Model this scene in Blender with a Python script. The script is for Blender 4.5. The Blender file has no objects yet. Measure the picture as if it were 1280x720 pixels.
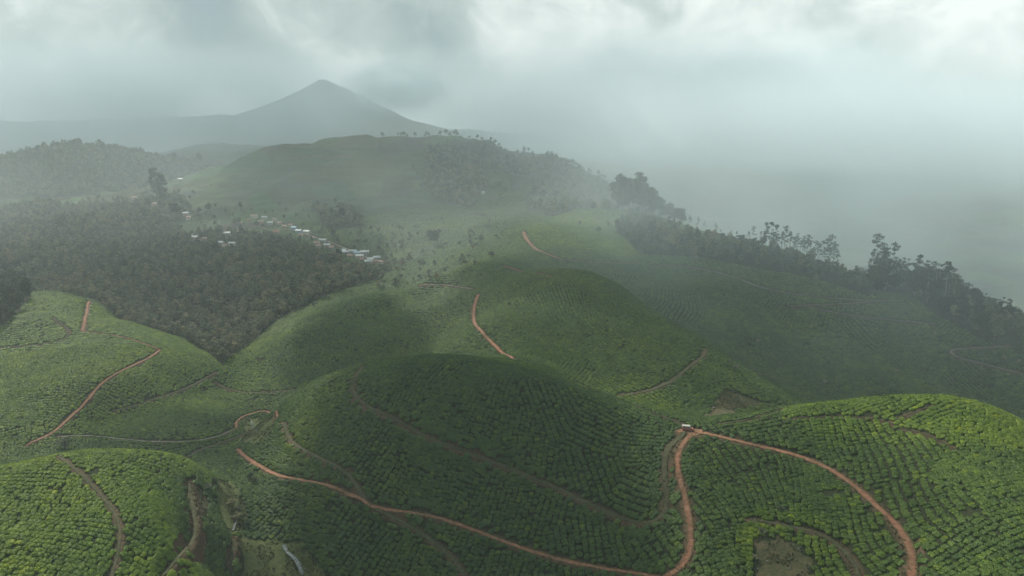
import bpy, math, random, sys, time
import numpy as np
from mathutils import Vector
T0 = time.time()
def log(*a): print('[%.1fs]' % (time.time() - T0), *a); sys.stdout.flush()

# ============================================================ camera, sky, sun, exposure
sc = bpy.context.scene
COL = sc.collection
H = 200.0                                   # height of the drone above the datum
FPX = 865.0                                 # focal length in pixels of a 1280 px wide frame
PITCH = math.radians(12.4)
cam_d = bpy.data.cameras.new('camera')
cam = bpy.data.objects.new('camera', cam_d); COL.objects.link(cam)
cam.location = (0, 0, H)
cam.rotation_euler = (math.radians(90) - PITCH, 0, 0)
cam_d.sensor_width = 36.0
cam_d.lens = 36.0 * FPX / 1280.0
cam_d.clip_start = 1.0
cam_d.clip_end = 60000.0
sc.camera = cam

SUN_EL = math.radians(45)
SUN_AZ = math.radians(-40)                  # measured from straight ahead (+Y), negative = to the left
world = bpy.data.worlds.new('World'); sc.world = world; world.use_nodes = True
def build_world():
    nt = world.node_tree; nt.nodes.clear()
    N = nt.nodes.new; L = nt.links.new
    out = N('ShaderNodeOutputWorld'); bg = N('ShaderNodeBackground')
    sky = N('ShaderNodeTexSky'); sky.sky_type = 'NISHITA'; sky.sun_disc = False
    sky.sun_elevation = SUN_EL; sky.sun_rotation = SUN_AZ
    sky.altitude = 1500; sky.air_density = 1.0; sky.dust_density = 2.0
    co = N('ShaderNodeTexCoord')
    # drifting cloud layer, looked up on the sky direction
    mp = N('ShaderNodeMapping'); mp.inputs['Scale'].default_value = (1.0, 1.0, 1.25)
    mp.inputs['Location'].default_value = (0.35, 0.1, 0.2)
    L(co.outputs['Generated'], mp.inputs['Vector'])
    n1 = N('ShaderNodeTexNoise'); n1.inputs['Scale'].default_value = 5.5; n1.inputs['Detail'].default_value = 8
    n1.inputs['Roughness'].default_value = 0.5; n1.inputs['Distortion'].default_value = 0.6
    L(mp.outputs[0], n1.inputs['Vector'])
    n2 = N('ShaderNodeTexNoise'); n2.inputs['Scale'].default_value = 2.1; n2.inputs['Detail'].default_value = 3
    L(mp.outputs[0], n2.inputs['Vector'])
    n3 = N('ShaderNodeTexNoise'); n3.inputs['Scale'].default_value = 15; n3.inputs['Detail'].default_value = 7; n3.inputs['Roughness'].default_value = .6; n3.inputs['Distortion'].default_value = 1.0
    L(mp.outputs[0], n3.inputs['Vector'])
    # cloud masses: (picture column, row, spread, strength), bright or dark, given as sky directions
    def mathn(op, a, b):
        q = N('ShaderNodeMath'); q.operation = op
        for i, v in enumerate((a, b)):
            if hasattr(v, 'links'): L(v, q.inputs[i])
            else: q.inputs[i].default_value = v
        return q.outputs[0]
    total = mathn('ADD', mathn('MULTIPLY', mathn('SUBTRACT', n1.outputs[0], .5), 1.5), mathn('MULTIPLY', mathn('SUBTRACT', n2.outputs[0], .5), .7))
    total = mathn('ADD', total, mathn('MULTIPLY', mathn('SUBTRACT', n3.outputs[0], .5), .55))
    cp_, sp_ = math.cos(PITCH), math.sin(PITCH)
    for u, v, sg, st in ((1130, 60, 16, .24), (800, 40, 9, .16), (620, 60, 6, .10), (330, 70, 8, .16), (60, 30, 8, .06), (150, 160, 10, -.22), (560, 130, 6, -.22), (480, 20, 5, -.10), (250, -10, 4, -.42), (760, 190, 7, -.14), (1060, 160, 4, -.10), (445, 75, 3, .26), (470, 115, 2.5, .22), (20, 175, 7, .10)):
        a_ = (u - 640.0) / FPX; b_ = (360.0 - v) / FPX; d = Vector((a_, cp_ + b_ * sp_, -sp_ + b_ * cp_)).normalized()
        dt = N('ShaderNodeVectorMath'); dt.operation = 'DOT_PRODUCT'; nv = N('ShaderNodeVectorMath'); nv.operation = 'NORMALIZE'; L(co.outputs['Generated'], nv.inputs[0]); L(nv.outputs[0], dt.inputs[0]); dt.inputs[1].default_value = d
        g = mathn('POWER', mathn('MAXIMUM', dt.outputs['Value'], 0.0), 2.0 / math.radians(sg) ** 2 * .7); total = mathn('ADD', total, mathn('MULTIPLY', g, st))
    total = mathn('ADD', total, .5)
    r1 = N('ShaderNodeValToRGB')             # how thick the cloud is
    r1.color_ramp.elements[0].position = 0.02; r1.color_ramp.elements[0].color = (0.55, 0.55, 0.55, 1)
    r1.color_ramp.elements[1].position = 0.30; r1.color_ramp.elements[1].color = (1, 1, 1, 1)
    L(total, r1.inputs[0])
    r2 = N('ShaderNodeValToRGB')             # cloud brightness, dark bellies to bright tops
    e = r2.color_ramp.elements
    e[0].position = 0.12; e[0].color = (3.7, 5.0, 5.0, 1)
    e[1].position = 0.92; e[1].color = (18.5, 19.0, 18.2, 1)
    m = e.new(0.50); m.color = (8.2, 9.6, 9.3, 1)
    L(total, r2.inputs[0])
    mx = N('ShaderNodeMixRGB'); L(r1.outputs[0], mx.inputs[0]); L(sky.outputs[0], mx.inputs[1]); L(r2.outputs[0], mx.inputs[2])
    L(mx.outputs[0], bg.inputs[0]); bg.inputs[1].default_value = 0.054
    L(bg.outputs[0], out.inputs[0])
build_world()
sun_d = bpy.data.lights.new('sun', 'SUN'); sun = bpy.data.objects.new('sun', sun_d); COL.objects.link(sun)
sun_d.energy = 5.0; sun_d.angle = math.radians(0.5); sun_d.color = (1.0, 0.95, 0.86)
# sun stands ahead and to the left; the lamp's -Z must point along the light
sdir = Vector((math.sin(SUN_AZ) * math.cos(SUN_EL), math.cos(SUN_AZ) * math.cos(SUN_EL), math.sin(SUN_EL)))
sun.rotation_euler = (-sdir).to_track_quat('-Z', 'Y').to_euler()
sun.location = (0, 0, 900)
sc.view_settings.view_transform = 'Standard'; sc.view_settings.look = 'None'
sc.view_settings.exposure = 0.15; sc.view_settings.gamma = 1.0
cy = sc.cycles
cy.use_denoising = True
cy.max_bounces = 6; cy.diffuse_bounces = 2; cy.transmission_bounces = 3; cy.transparent_max_bounces = 8
cy.volume_bounces = 4
cy.use_adaptive_sampling = True; cy.adaptive_threshold = 0.02
sc.render.use_persistent_data = False

# ============================================================ helpers
CP, SP = math.cos(PITCH), math.sin(PITCH)
def ray(u, v):
    a = (u - 640.0) / FPX; b = (360.0 - v) / FPX
    return a, CP + b * SP, -SP + b * CP
def at(u, v, Y):                              # a place seen in the photo, Y metres ahead
    dx, dy, dz = ray(u, v); k = Y / dy
    return dx * k, Y, H + dz * k
rng = np.random.default_rng(7)
def smooth(a, b, x):
    t = np.clip((x - a) / (b - a), 0, 1); return t * t * (3 - 2 * t)
class VNoise:                                 # smooth value noise on a periodic lattice
    def __init__(s, seed): s.t = np.random.default_rng(seed).random((256, 256)).astype(np.float32)
    def __call__(s, x, y):
        xi = np.floor(x).astype(np.int64); yi = np.floor(y).astype(np.int64)
        fx = x - xi; fy = y - yi; fx = fx * fx * (3 - 2 * fx); fy = fy * fy * (3 - 2 * fy)
        t = s.t; a = t[xi & 255, yi & 255]; b = t[(xi + 1) & 255, yi & 255]
        c = t[xi & 255, (yi + 1) & 255]; d = t[(xi + 1) & 255, (yi + 1) & 255]
        return (a * (1 - fx) + b * fx) * (1 - fy) + (c * (1 - fx) + d * fx) * fy - 0.5
NZ = [VNoise(i) for i in range(6)]
def fbm(x, y, k=0, octv=4):
    r = 0; a = 1
    for i in range(octv):
        r = r + a * NZ[(k + i) % 6](x * 2 ** i + 17 * i, y * 2 ** i + 31 * i); a *= 0.5
    return r

# ============================================================ the land: heights from survey points
# (u, v, Y): seen in the photo at that pixel, judged to stand Y metres ahead
VIS = [
 # near left hill
 (0,582,250),(80,566,262),(150,563,266),(230,572,272),(270,600,270),(0,640,205),(100,640,213),(200,640,220),(0,719,175),(100,719,182),(200,719,196),(240,640,236),(262,640,250),(300,680,240),(270,719,226),(230,690,212),
 # valley floor and stream
 (345,700,243),(385,719,236),(330,665,258),(300,612,288),(280,560,345),(320,530,380),(330,512,398),(262,575,318),
 # left hill
 (50,363,560),(0,380,540),(100,378,548),(150,400,505),(200,428,465),(250,455,442),(265,470,436),(0,440,440),(100,440,430),(180,470,405),(0,500,365),(100,500,368),(60,540,338),(0,552,330),(150,520,372),(230,490,414),
 # low mound
 (120,530,356),(200,517,372),(260,525,368),(200,545,340),(120,556,332),
 # middle hill
 (272,484,432),(300,458,462),(340,425,497),(400,388,533),(440,372,552),(490,361,572),(530,372,566),(330,488,424),(400,450,456),(400,420,486),(460,400,520),(500,420,480),(460,440,458),(380,485,412),
 # gully between middle hill and centre hill
 (350,500,408),(430,464,442),(500,440,466),(540,427,474),(570,400,500),
 # centre hill crest
 (360,500,372),(400,474,360),(450,456,348),(500,449,338),(560,446,332),(620,450,334),(660,458,338),(700,472,322),(760,493,303),(820,518,282),
 # its face
 (320,575,318),(300,560,338),(400,540,306),(500,520,290),(600,520,282),(700,540,272),(800,560,258),(400,620,262),(500,620,258),(600,620,254),(700,620,246),(800,620,236),(340,620,276),
 (410,690,238),(500,719,226),(600,719,222),(700,719,215),(800,719,206),
 # junction and valley below it
 (865,540,262),(850,600,232),(860,650,214),(865,719,196),(900,600,232),(950,719,190),(950,640,212),
 # right hill
 (920,530,262),(1000,506,268),(1080,497,272),(1180,496,268),(1230,506,258),(1280,527,243),(1000,570,240),(1080,610,214),(1120,650,196),(1143,719,172),(1200,560,222),(1200,640,186),(1280,600,196),(1280,719,155),(1050,719,182),(1000,640,208),(1100,550,240),
 # back hill and its red road
 (590,375,512),(600,410,440),(640,447,372),(700,445,372),(690,336,540),(640,345,530),(740,342,528),(780,360,498),(830,395,455),(880,430,415),(940,465,382),(980,495,365),(750,400,425),(800,450,368),(790,490,330),(700,380,450),(850,460,358),(910,500,338),(540,345,590),(580,335,600),(620,325,615),
 # ground behind it
 (700,322,650),(655,292,735),(600,300,760),(740,264,900),(690,268,905),(780,275,860),(620,280,830),(560,300,810),(530,340,690),(560,325,690),
 # the long dark slope and its ridge
 (790,262,900),(860,285,830),(940,305,765),(1000,318,720),(1040,335,672),(1100,352,615),(1170,372,560),(1220,395,515),(1280,425,465),
 (800,320,700),(900,345,640),(1000,400,540),(1100,440,490),(1200,450,462),(1280,480,435),(1000,455,470),(1000,490,430),(900,400,520),(850,360,580),(1100,480,430),(1280,520,405),(960,480,412),
 # forest valley
 (280,440,512),(210,415,560),(150,385,600),(340,400,590),(420,365,640),(0,355,690),(100,350,690),(250,350,700),(350,350,700),(460,345,700),(0,270,1120),(100,275,1060),(200,285,1020),(300,300,930),(360,288,985),(450,322,820),(480,335,760),(400,300,920),
 # main hill
 (120,240,1300),(170,235,1320),(210,232,1330),(250,212,1380),(300,194,1420),(350,178,1460),(400,172,1490),(440,165,1520),(480,168,1530),(540,170,1500),(590,172,1490),(640,178,1470),(700,200,1420),(760,236,1350),
 (250,252,1130),(350,250,1150),(450,250,1150),(350,215,1290),(450,205,1340),(550,215,1300),(550,250,1120),(620,262,1010),(650,240,1120),(700,245,1100),(500,290,900),(450,275,1010),
 # forested hill to the far left
 (0,212,2100),(60,190,2050),(110,184,2050),(170,193,2050),(220,203,2050),(262,206,2050),(60,235,1650),(0,240,1500),(130,225,1700),
 # low far ridge
 (200,196,2700),(300,184,2900),(400,182,2900),(270,178,2900),
]
# (u of the sight line, Y, height above the camera): ground the photo does not show
HID = [
 (0,300,-150),(100,302,-152),(200,305,-155),(60,640,-150),(0,620,-146),(150,560,-154),
 (400,390,-146),(500,400,-142),(600,395,-132),(450,600,-146),(520,620,-142),(640,560,-112),(700,600,-116),(760,570,-126),(830,500,-136),
 (760,322,-128),(820,305,-126),(900,300,-128),(1000,320,-148),(1080,335,-158),(1180,330,-158),(1280,300,-150),(1180,380,-172),(1400,330,-165),
 (940,440,-150),(1000,860,-170),(1100,760,-180),(1200,680,-190),(1300,620,-195),(900,960,-160),(820,1050,-150),
 (1400,500,-180),(1400,700,-215),(1400,1200,-235),(1200,1200,-235),(1000,1300,-225),(900,1600,-220),(800,1700,-170),(700,1750,-130),(600,1800,-120),(450,1850,-120),(300,1800,-120),
 (200,1600,-130),(100,2400,-140),(0,2500,-150),(300,2400,-130),(600,2600,-180),(900,2600,-240),(1300,2600,-250),
 (-300,2000,-100),(-200,1200,-120),(-200,700,-140),(-200,500,-120),(-200,350,-140),(-200,220,-118),(-200,160,-120),
 (1600,900,-230),(1600,450,-185),(1600,280,-170),(1500,200,-125),
 (0,130,-130),(200,130,-138),(400,180,-172),(500,160,-168),(640,150,-160),(800,130,-150),(1000,120,-140),(1200,110,-120),(1400,110,-118),
 (0,80,-140),(640,80,-170),(1280,80,-130),(640,40,-175),(200,40,-160),(1100,40,-150),
 (0,4500,-160),(640,4500,-200),(1280,4500,-260),(300,3600,-120),
]
P = []
for u, v, Y in VIS:
    x, y, z = at(u, v, Y); P.append((math.atan2(x, y), math.log(math.hypot(x, y)), z - H))
for u, Y, z in HID:
    a = (u - 640.0) / FPX / CP; P.append((math.atan(a), math.log(Y * math.hypot(1, a)), float(z)))
P = np.array(P)
def tps(P, lam=6e-4):
    n = len(P); X = P[:, :2]
    d2 = ((X[:, None] - X[None]) ** 2).sum(-1)
    K = 0.5 * d2 * np.log(d2 + 1e-12) + lam * np.eye(n)
    A = np.zeros((n + 3, n + 3)); A[:n, :n] = K; A[:n, n] = 1; A[:n, n + 1:] = X; A[n, :n] = 1; A[n + 1:, :n] = X.T
    b = np.zeros(n + 3); b[:n] = P[:, 2]
    return np.linalg.solve(A, b)
W = tps(P)
def eval_tps(th, lr):
    sh = th.shape; th = th.ravel(); lr = lr.ravel(); out = np.empty(len(th))
    for s in range(0, len(th), 60000):
        t = th[s:s + 60000]; l = lr[s:s + 60000]
        d2 = (t[:, None] - P[None, :, 0]) ** 2 + (l[:, None] - P[None, :, 1]) ** 2
        out[s:s + 60000] = (0.5 * d2 * np.log(d2 + 1e-12)) @ W[:len(P)] + W[-3] + W[-2] * t + W[-1] * l
    return out.reshape(sh)
# coarse grid of the smooth surface, then refined
TH = np.concatenate([np.linspace(-1.15, -0.72, 30)[:-1], np.linspace(-0.72, 0.72, 900), np.linspace(0.72, 1.15, 30)[1:]])
LR = np.concatenate([np.linspace(math.log(30), math.log(140), 30)[:-1], np.linspace(math.log(140), math.log(460), 330)[:-1],
                     np.linspace(math.log(460), math.log(1600), 260)[:-1], np.linspace(math.log(1600), math.log(9000), 120)])
cth = np.linspace(-1.15, 1.15, 300); clr = np.linspace(math.log(30), math.log(9000), 560)
CZ = eval_tps(*np.meshgrid(cth, clr, indexing='ij'))
def bilin(G, ga, gb, a, b):
    ia = np.clip(np.searchsorted(ga, a) - 1, 0, len(ga) - 2); ib = np.clip(np.searchsorted(gb, b) - 1, 0, len(gb) - 2)
    fa = np.clip((a - ga[ia]) / (ga[ia + 1] - ga[ia]), 0, 1); fb = np.clip((b - gb[ib]) / (gb[ib + 1] - gb[ib]), 0, 1)
    return (G[ia, ib] * (1 - fa) + G[ia + 1, ib] * fa) * (1 - fb) + (G[ia, ib + 1] * (1 - fa) + G[ia + 1, ib + 1] * fa) * fb
def cubic_axis(G, g, x):                      # Catmull-Rom along the first axis of an even grid
    h = g[1] - g[0]; t = (x - g[0]) / h; i = np.clip(np.floor(t).astype(int), 1, len(g) - 3); f = np.clip(t - i, -1, 2)[:, None]
    p0, p1, p2, p3 = G[i - 1], G[i], G[i + 1], G[i + 2]
    return 0.5 * (2 * p1 + (p2 - p0) * f + (2 * p0 - 5 * p1 + 4 * p2 - p3) * f ** 2 + (3 * p1 - p0 - 3 * p2 + p3) * f ** 3)
ZG = cubic_axis(cubic_axis(CZ, cth, TH).T, clr, LR).T          # [theta, lnr]
RR = np.exp(LR)[None, :]; XG = np.sin(TH)[:, None] * RR; YG = np.cos(TH)[:, None] * RR
far_k = smooth(1500, 5000, RR); ZG = ZG * (1 - 0 * far_k)
ZG = ZG + fbm(XG / 38, YG / 38, 1, 3) * 2.6 * smooth(80, 200, RR) + fbm(XG / 160, YG / 160, 3, 3) * 9 * smooth(600, 1500, RR) - np.abs(fbm(XG / 95, YG / 190, 5, 3)) * 26 * smooth(900, 1400, RR) + fbm(XG / 30, YG / 30, 0, 2) * 4 * smooth(900, 1400, RR)
ZG = np.clip(ZG, -290, 60)
log('terrain', ZG.shape, ZG.min(), ZG.max())
def height(x, y):
    return bilin(ZG, TH, LR, np.arctan2(x, y), 0.5 * np.log(np.maximum(x * x + y * y, 1e-6))) + H
def cast(u, v):                               # where a sight line first meets the land
    dx, dy, dz = ray(u, v); th = math.atan2(dx, dy); hyp = math.hypot(dx, dy)
    r = np.exp(np.linspace(math.log(100), math.log(8000), 3000))
    x = np.sin(th) * r; y = np.cos(th) * r
    g = height(x, y) - (H + dz / hyp * r)
    k = np.argmax(g > 0)
    if g[k] <= 0: return None
    if k > 0:
        f = g[k - 1] / (g[k - 1] - g[k]); rr = r[k - 1] + (r[k] - r[k - 1]) * f
    else: rr = r[0]
    return np.array([math.sin(th) * rr, math.cos(th) * rr])
def project(x, y, z):
    zz = z - H; f = y * CP - zz * SP; up = y * SP + zz * CP
    return 640 + FPX * x / f, 360 - FPX * up / f

# ============================================================ tracks, paths and streams
def catmull(pts, step):
    pts = np.array(pts, float); out = []
    p = np.vstack([2 * pts[0] - pts[1], pts, 2 * pts[-1] - pts[-2]])
    for i in range(1, len(p) - 2):
        n = max(2, int(np.hypot(*(p[i + 1] - p[i])[:2]) / step))
        for t in np.arange(n) / n:
            out.append(0.5 * (2 * p[i] + (p[i + 1] - p[i - 1]) * t + (2 * p[i - 1] - 5 * p[i] + 4 * p[i + 1] - p[i + 2]) * t * t
                              + (3 * p[i] - p[i - 1] - 3 * p[i + 1] + p[i + 2]) * t ** 3))
    out.append(pts[-1]); return np.array(out)
def resample(p, step):
    d = np.concatenate([[0], np.cumsum(np.hypot(*np.diff(p, axis=0).T))]); n = max(3, int(d[-1] / step))
    s = np.linspace(0, d[-1], n); return np.stack([np.interp(s, d, p[:, 0]), np.interp(s, d, p[:, 1])], 1)
def runavg(p, k):
    if len(p) < 2 * k + 2: return p
    q = np.vstack([p[0]] * k + [p] + [p[-1]] * k); w = np.ones(2 * k + 1) / (2 * k + 1)
    r = np.stack([np.convolve(q[:, i], w, 'valid') for i in range(q.shape[1])], 1); r[0] = p[0]; r[-1] = p[-1]; return r
TRACKS = [  # name, label, kind of surface, width in metres, survey line in photo pixels
 ('dirt_road', 'red earth road sweeping right from the junction round the right hill', 'red', 3.1, [(868,539),(900,546),(940,556),(985,566),(1015,576),(1045,591),(1075,613),(1100,637),(1122,657),(1137,680),(1140,719),(1130,770)]),
 ('dirt_road', 'red earth road dropping from the junction to the bottom edge', 'red', 2.9, [(866,541),(852,554),(845,575),(850,600),(857,625),(862,650),(865,680),(858,705),(840,719),(800,735)]),
 ('dirt_road', 'faded brown track hooking round the flank of the centre hill', 'brown', 2.5, [(860,541),(838,553),(829,575),(832,610),(834,640),(822,655),(800,656),(770,646),(735,630),(700,612),(660,595),(620,579),(570,561),(530,545),(490,522),(455,507),(440,492),(442,474),(455,458)]),
 ('dirt_road', 'red earth road climbing the foot of the centre hill from the stream', 'red', 2.8, [(297,562),(303,572),(325,581),(340,593),(375,600),(410,607),(435,617),(455,630),(475,637),(510,640),(550,648),(590,662),(640,681),(700,700),(760,712),(830,721)]),
 ('dirt_road', 'dim brown track crossing the red road on the centre hill', 'brown', 2.3, [(355,528),(360,550),(390,568),(425,585),(445,602),(456,630),(475,642),(510,655),(540,676),(565,697),(582,722)]),
 ('dirt_road', 'red earth road over the saddle between the centre hill and the back hill', 'red', 3.0, [(598,368),(592,385),(592,405),(605,422),(625,435),(642,449)]),
 ('footpath', 'narrow path along the crest of the centre hill', 'dark', 1.3, [(644,451),(690,467),(740,486),(790,506),(830,522),(856,531)]),
 ('footpath', 'grey path crossing the gully right of the back hill', 'brown', 2.2, [(775,495),(815,488),(850,470),(862,457),(885,443),(880,436)]),
 ('dirt_road', 'orange earth track running down the sunlit left hill', 'red', 2.4, [(200,438),(190,447),(165,458),(140,470),(120,485),(108,505),(90,520),(72,535),(68,543),(50,549),(38,553),(34,557)]),
('footpath', 'thin orange path joining the two orange tracks across the left hill', 'red', 1.1, [(103,415),(140,419),(175,428),(200,438)]),
 ('dirt_road', 'short orange track on top of the sunlit left hill', 'red', 2.2, [(112,377),(107,388),(109,398),(104,410),(103,415)]),
 ('footpath', 'dark path curving across the top of the left hill', 'dark', 1.4, [(66,398),(80,408),(92,418),(70,428),(30,433),(0,434)]),
 ('footpath', 'pale path from the left hill along the low mound', 'pale', 1.3, [(72,546),(110,545),(150,549),(200,553),(250,551),(278,545),(292,537)]),
 ('footpath', 'narrow brown path down the bright near hill', 'brown', 1.35, [(72,571),(95,587),(120,612),(140,636),(150,656),(150,680),(140,719),(136,760)]),
 ('footpath', 'brown path down the right shoulder of the bright near hill', 'brown', 1.9, [(236,603),(240,625),(243,648),(248,662),(235,685),(215,705),(200,725)]),
 ('footpath', 'short brown path below the bare slip on the near hill', 'brown', 1.6, [(292,672),(294,690),(286,712)]),
 ('footpath', 'orange path zigzagging across the valley floor', 'red', 1.8, [(347,522),(347,509),(330,512),(310,518),(292,525),(296,536)]),
 ('footpath', 'green path beside the low mound', 'brown', 1.7, [(270,466),(235,485),(200,497),(170,508),(140,514)]),
 ('footpath', 'pale path along the foot of the middle hill', 'brown', 1.8, [(268,478),(295,490),(335,491),(368,487)]),
 ('footpath', 'grey path winding through the valley bottom', 'brown', 1.6, [(312,538),(300,546),(270,556),(240,566),(230,578),(222,592)]),
 ('dirt_road', 'short red road on the knoll behind the back hill', 'red', 3.4, [(654,290),(658,302),(670,313),(688,320),(703,325)]),
 ('dirt_road', 'long pale track crossing the dark slope below the wooded ridge', 'pale', 3.0, [(703,325),(740,328),(800,330),(850,333),(895,340),(925,350),(960,362),(1010,370),(1060,375),(1130,377)]),
 ('footpath', 'red path on the top of the back hill', 'red', 2.2, [(630,333),(640,336),(665,341),(690,346)]),
 ('footpath', 'pale path on the shoulder left of the back hill', 'pale', 2.2, [(525,357),(560,356),(592,362)]),
 ('footpath', 'upper pale path on the dark slope', 'pale', 2.2, [(985,383),(1040,381),(1090,378)]),
 ('footpath', 'lower pale path on the dark slope', 'pale', 2.0, [(1010,384),(1060,394),(1110,400),(1168,406)]),
 ('footpath', 'pale path forking on the right end of the dark slope', 'pale', 2.2, [(1260,433),(1220,436),(1182,437),(1190,446),(1230,456),(1279,468)]),
 ('footpath', 'dark contour path low on the main hill', 'dark', 5.5, [(215,236),(300,231),(380,226),(450,225)]),
 ('footpath', 'dark contour path high on the main hill', 'dark', 5.5, [(345,199),(400,196),(440,197)]),
 ('dirt_road', 'pale village road running down to the right', 'pale', 3.6, [(326,285),(345,289),(362,286),(385,294),(420,306),(462,324)]),
 ('footpath', 'brown path round the small field under the main hill', 'dark', 3.0, [(603,240),(606,247),(625,252),(665,250)]),
 ('footpath', 'dark path below the small field', 'dark', 3.0, [(575,267),(610,270),(650,269),(690,266)]),
 ('footpath', 'dark sunken path across the lower right slope', 'brown', 2.0, [(938,650),(972,655),(1008,662),(1034,668),(1046,682),(1062,692),(1072,712),(1076,730)]),
 ('footpath', 'dark path on the left shoulder of the right hill', 'dark', 1.2, [(900,531),(940,524),(975,513),(1000,506)]),
 ('footpath', 'dark seam between tea fields on the right hill', 'dark', 0.9, [(985,524),(1040,521),(1100,523),(1122,536),(1160,543),(1195,563)]),
 ('footpath', 'dark seam up to the top of the right hill', 'dark', 0.8, [(1118,527),(1150,513),(1168,508)]),
]
roads = []
for nm, lab, kind, w, px in TRACKS:
    pts = [cast(u, v) for u, v in catmull(px, 6.0)]
    pts = np.array([p for p in pts if p is not None])
    keep = [pts[0]]
    for p in pts[1:]:                          # a sight line that slips over a crest would throw the line far back
        d = np.hypot(*(p - keep[-1]))
        if d < 0.16 * np.hypot(*keep[-1]): keep.append(p)
    w *= .88; pts = resample(runavg(np.array(keep), 2), 1.2)
    pts = runavg(pts, 4)
    z = height(pts[:, 0], pts[:, 1]); z = runavg(z[:, None], 8)[:, 0]
    roads.append(dict(name=nm, label=lab, kind=kind, w=w, p=pts, z=z))
# the junction is a trodden yard
J = cast(868, 541)
# cut the tracks into the slopes
SUMW = np.full(ZG.shape, 1e9, np.float32); RZ = np.zeros(ZG.shape, np.float32)
def stamp(px, py, pz, reach, hw):
    r = math.hypot(px, py); th = math.atan2(px, py); lr = math.log(r); a = reach / r
    i0, i1 = np.searchsorted(TH, [th - a, th + a]); j0, j1 = np.searchsorted(LR, [lr - a, lr + a])
    if i1 <= i0 or j1 <= j0: return
    s = np.s_[i0:i1, j0:j1]
    d = np.hypot(XG[s] - px, YG[s] - py) - hw
    m = d < SUMW[s]
    SUMW[s][m] = d[m]; RZ[s][m] = pz - H
for R in roads:
    st = 1 if R['w'] > 1.5 else 2
    for (px, py), pz in zip(R['p'][::st], R['z'][::st]): stamp(px, py, pz, R['w'] / 2 + 4.5, R['w'] / 2)
jz = float(height(*J))
stamp(J[0], J[1], jz, 12, 3.2); stamp(J[0] - 4, J[1] + 1.5, jz, 12, 2.5)
wgt = 1 - smooth(0.5, 2.2, SUMW)
ZG = ZG * (1 - wgt) + np.where(SUMW < 1e8, RZ, 0) * wgt
log('carved')
# distance to the nearest track on a flat 1 m raster
RX0, RY0, RNX, RNY = -1300, 60, 2800, 1700
RD = np.full((RNX, RNY), 50, np.float32)
for R in roads:
    for px, py in R['p']:
        i = int(px - RX0); j = int(py - RY0)
        if 8 < i < RNX - 8 and 8 < j < RNY - 8:
            s = np.s_[i - 7:i + 8, j - 7:j + 8]
            gx, gy = np.meshgrid(np.arange(i - 7, i + 8) + RX0, np.arange(j - 7, j + 8) + RY0, indexing='ij')
            RD[s] = np.minimum(RD[s], np.hypot(gx - px, gy - py) - R['w'] / 2)
for (cx, cyy, rr) in ((J[0], J[1], 3.4), (J[0] - 4, J[1] + 1.5, 2.6)):
    i = int(cx - RX0); j = int(cyy - RY0); s = np.s_[i - 12:i + 13, j - 12:j + 13]
    gx, gy = np.meshgrid(np.arange(i - 12, i + 13) + RX0, np.arange(j - 12, j + 13) + RY0, indexing='ij')
    RD[s] = np.minimum(RD[s], np.hypot(gx - cx, gy - cyy) - rr)
gxs = np.arange(RNX) + RX0; gys = np.arange(RNY) + RY0
def road_d(x, y):
    fx = np.clip(x - RX0, 0, RNX - 1.001); fy = np.clip(y - RY0, 0, RNY - 1.001)
    i = fx.astype(int); j = fy.astype(int); fx = fx - i; fy = fy - j
    i2 = np.minimum(i + 1, RNX - 1); j2 = np.minimum(j + 1, RNY - 1)
    return (RD[i, j] * (1 - fx) + RD[i2, j] * fx) * (1 - fy) + (RD[i, j2] * (1 - fx) + RD[i2, j2] * fx) * fy

# ============================================================ land use
def poly_w(px, extra=()):
    return np.array([p for p in (cast(u, v) for u, v in px) if p is not None] + list(extra))
def inside(poly, x, y):
    r = np.zeros(x.shape, bool); n = len(poly); bb = (x > poly[:, 0].min()) & (x < poly[:, 0].max()) & (y > poly[:, 1].min()) & (y < poly[:, 1].max())
    xs = x[bb]; ys = y[bb]; c = np.zeros(xs.shape, bool)
    for i in range(n):
        x1, y1 = poly[i]; x2, y2 = poly[(i + 1) % n]
        c ^= ((y1 > ys) != (y2 > ys)) & (xs < (x2 - x1) * (ys - y1) / (y2 - y1 + 1e-9) + x1)
    r[bb] = c; return r
def seen(u, v, Y): x, y, z = at(u, v, Y); return np.array([x, y])
FOREST = [
 poly_w([(-60,262),(120,258),(190,262),(228,296),(300,292),(345,300),(420,322),(492,338),(470,350),(400,374),(345,402),(300,440),(278,458),(262,444),(232,424)],
        [seen(170,400,540), seen(120,380,590), seen(50,360,600), seen(0,360,620), seen(-80,360,620)]),
 poly_w([(-40,330),(20,340),(40,372),(22,392),(0,412),(-60,420)]),
 poly_w([(535,187),(600,190),(610,235),(590,260),(545,250),(525,225)]),
 poly_w([(660,234),(700,228),(762,236),(800,262),(760,264),(735,262),(690,272),(660,262)]),
 poly_w([(395,262),(440,258),(450,284),(410,290)]),
 poly_w([(100,258),(180,244),(230,246),(240,272),(180,270)]),
 poly_w([(560,180),(640,182),(700,203),(762,238),(720,236),(668,226),(620,214),(590,200)]),
 poly_w([(788,268),(850,290),(940,308),(1000,322),(1040,338),(1085,352),(1090,372),(1030,352),(950,336),(880,322),(800,318),(770,290)]),
 poly_w([(1080,345),(1130,352),(1180,362),(1240,398),(1279,426),(1279,445),(1225,425),(1170,395),(1135,368),(1100,366)]),
 np.array([seen(-40,185,2500), seen(300,185,2500), seen(262,215,1800), seen(130,240,1500), seen(-60,250,1450)]),
]
GRASS = [   # open ground without tea
 poly_w([(300,668),(345,672),(392,690),(410,719),(330,760),(300,719)]),
 poly_w([(300,522),(322,522),(345,528),(338,545),(318,556),(296,552),(305,540)]),
 poly_w([(286,600),(300,620),(312,648),(300,668),(288,665),(276,640),(268,610)]),
]
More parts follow.
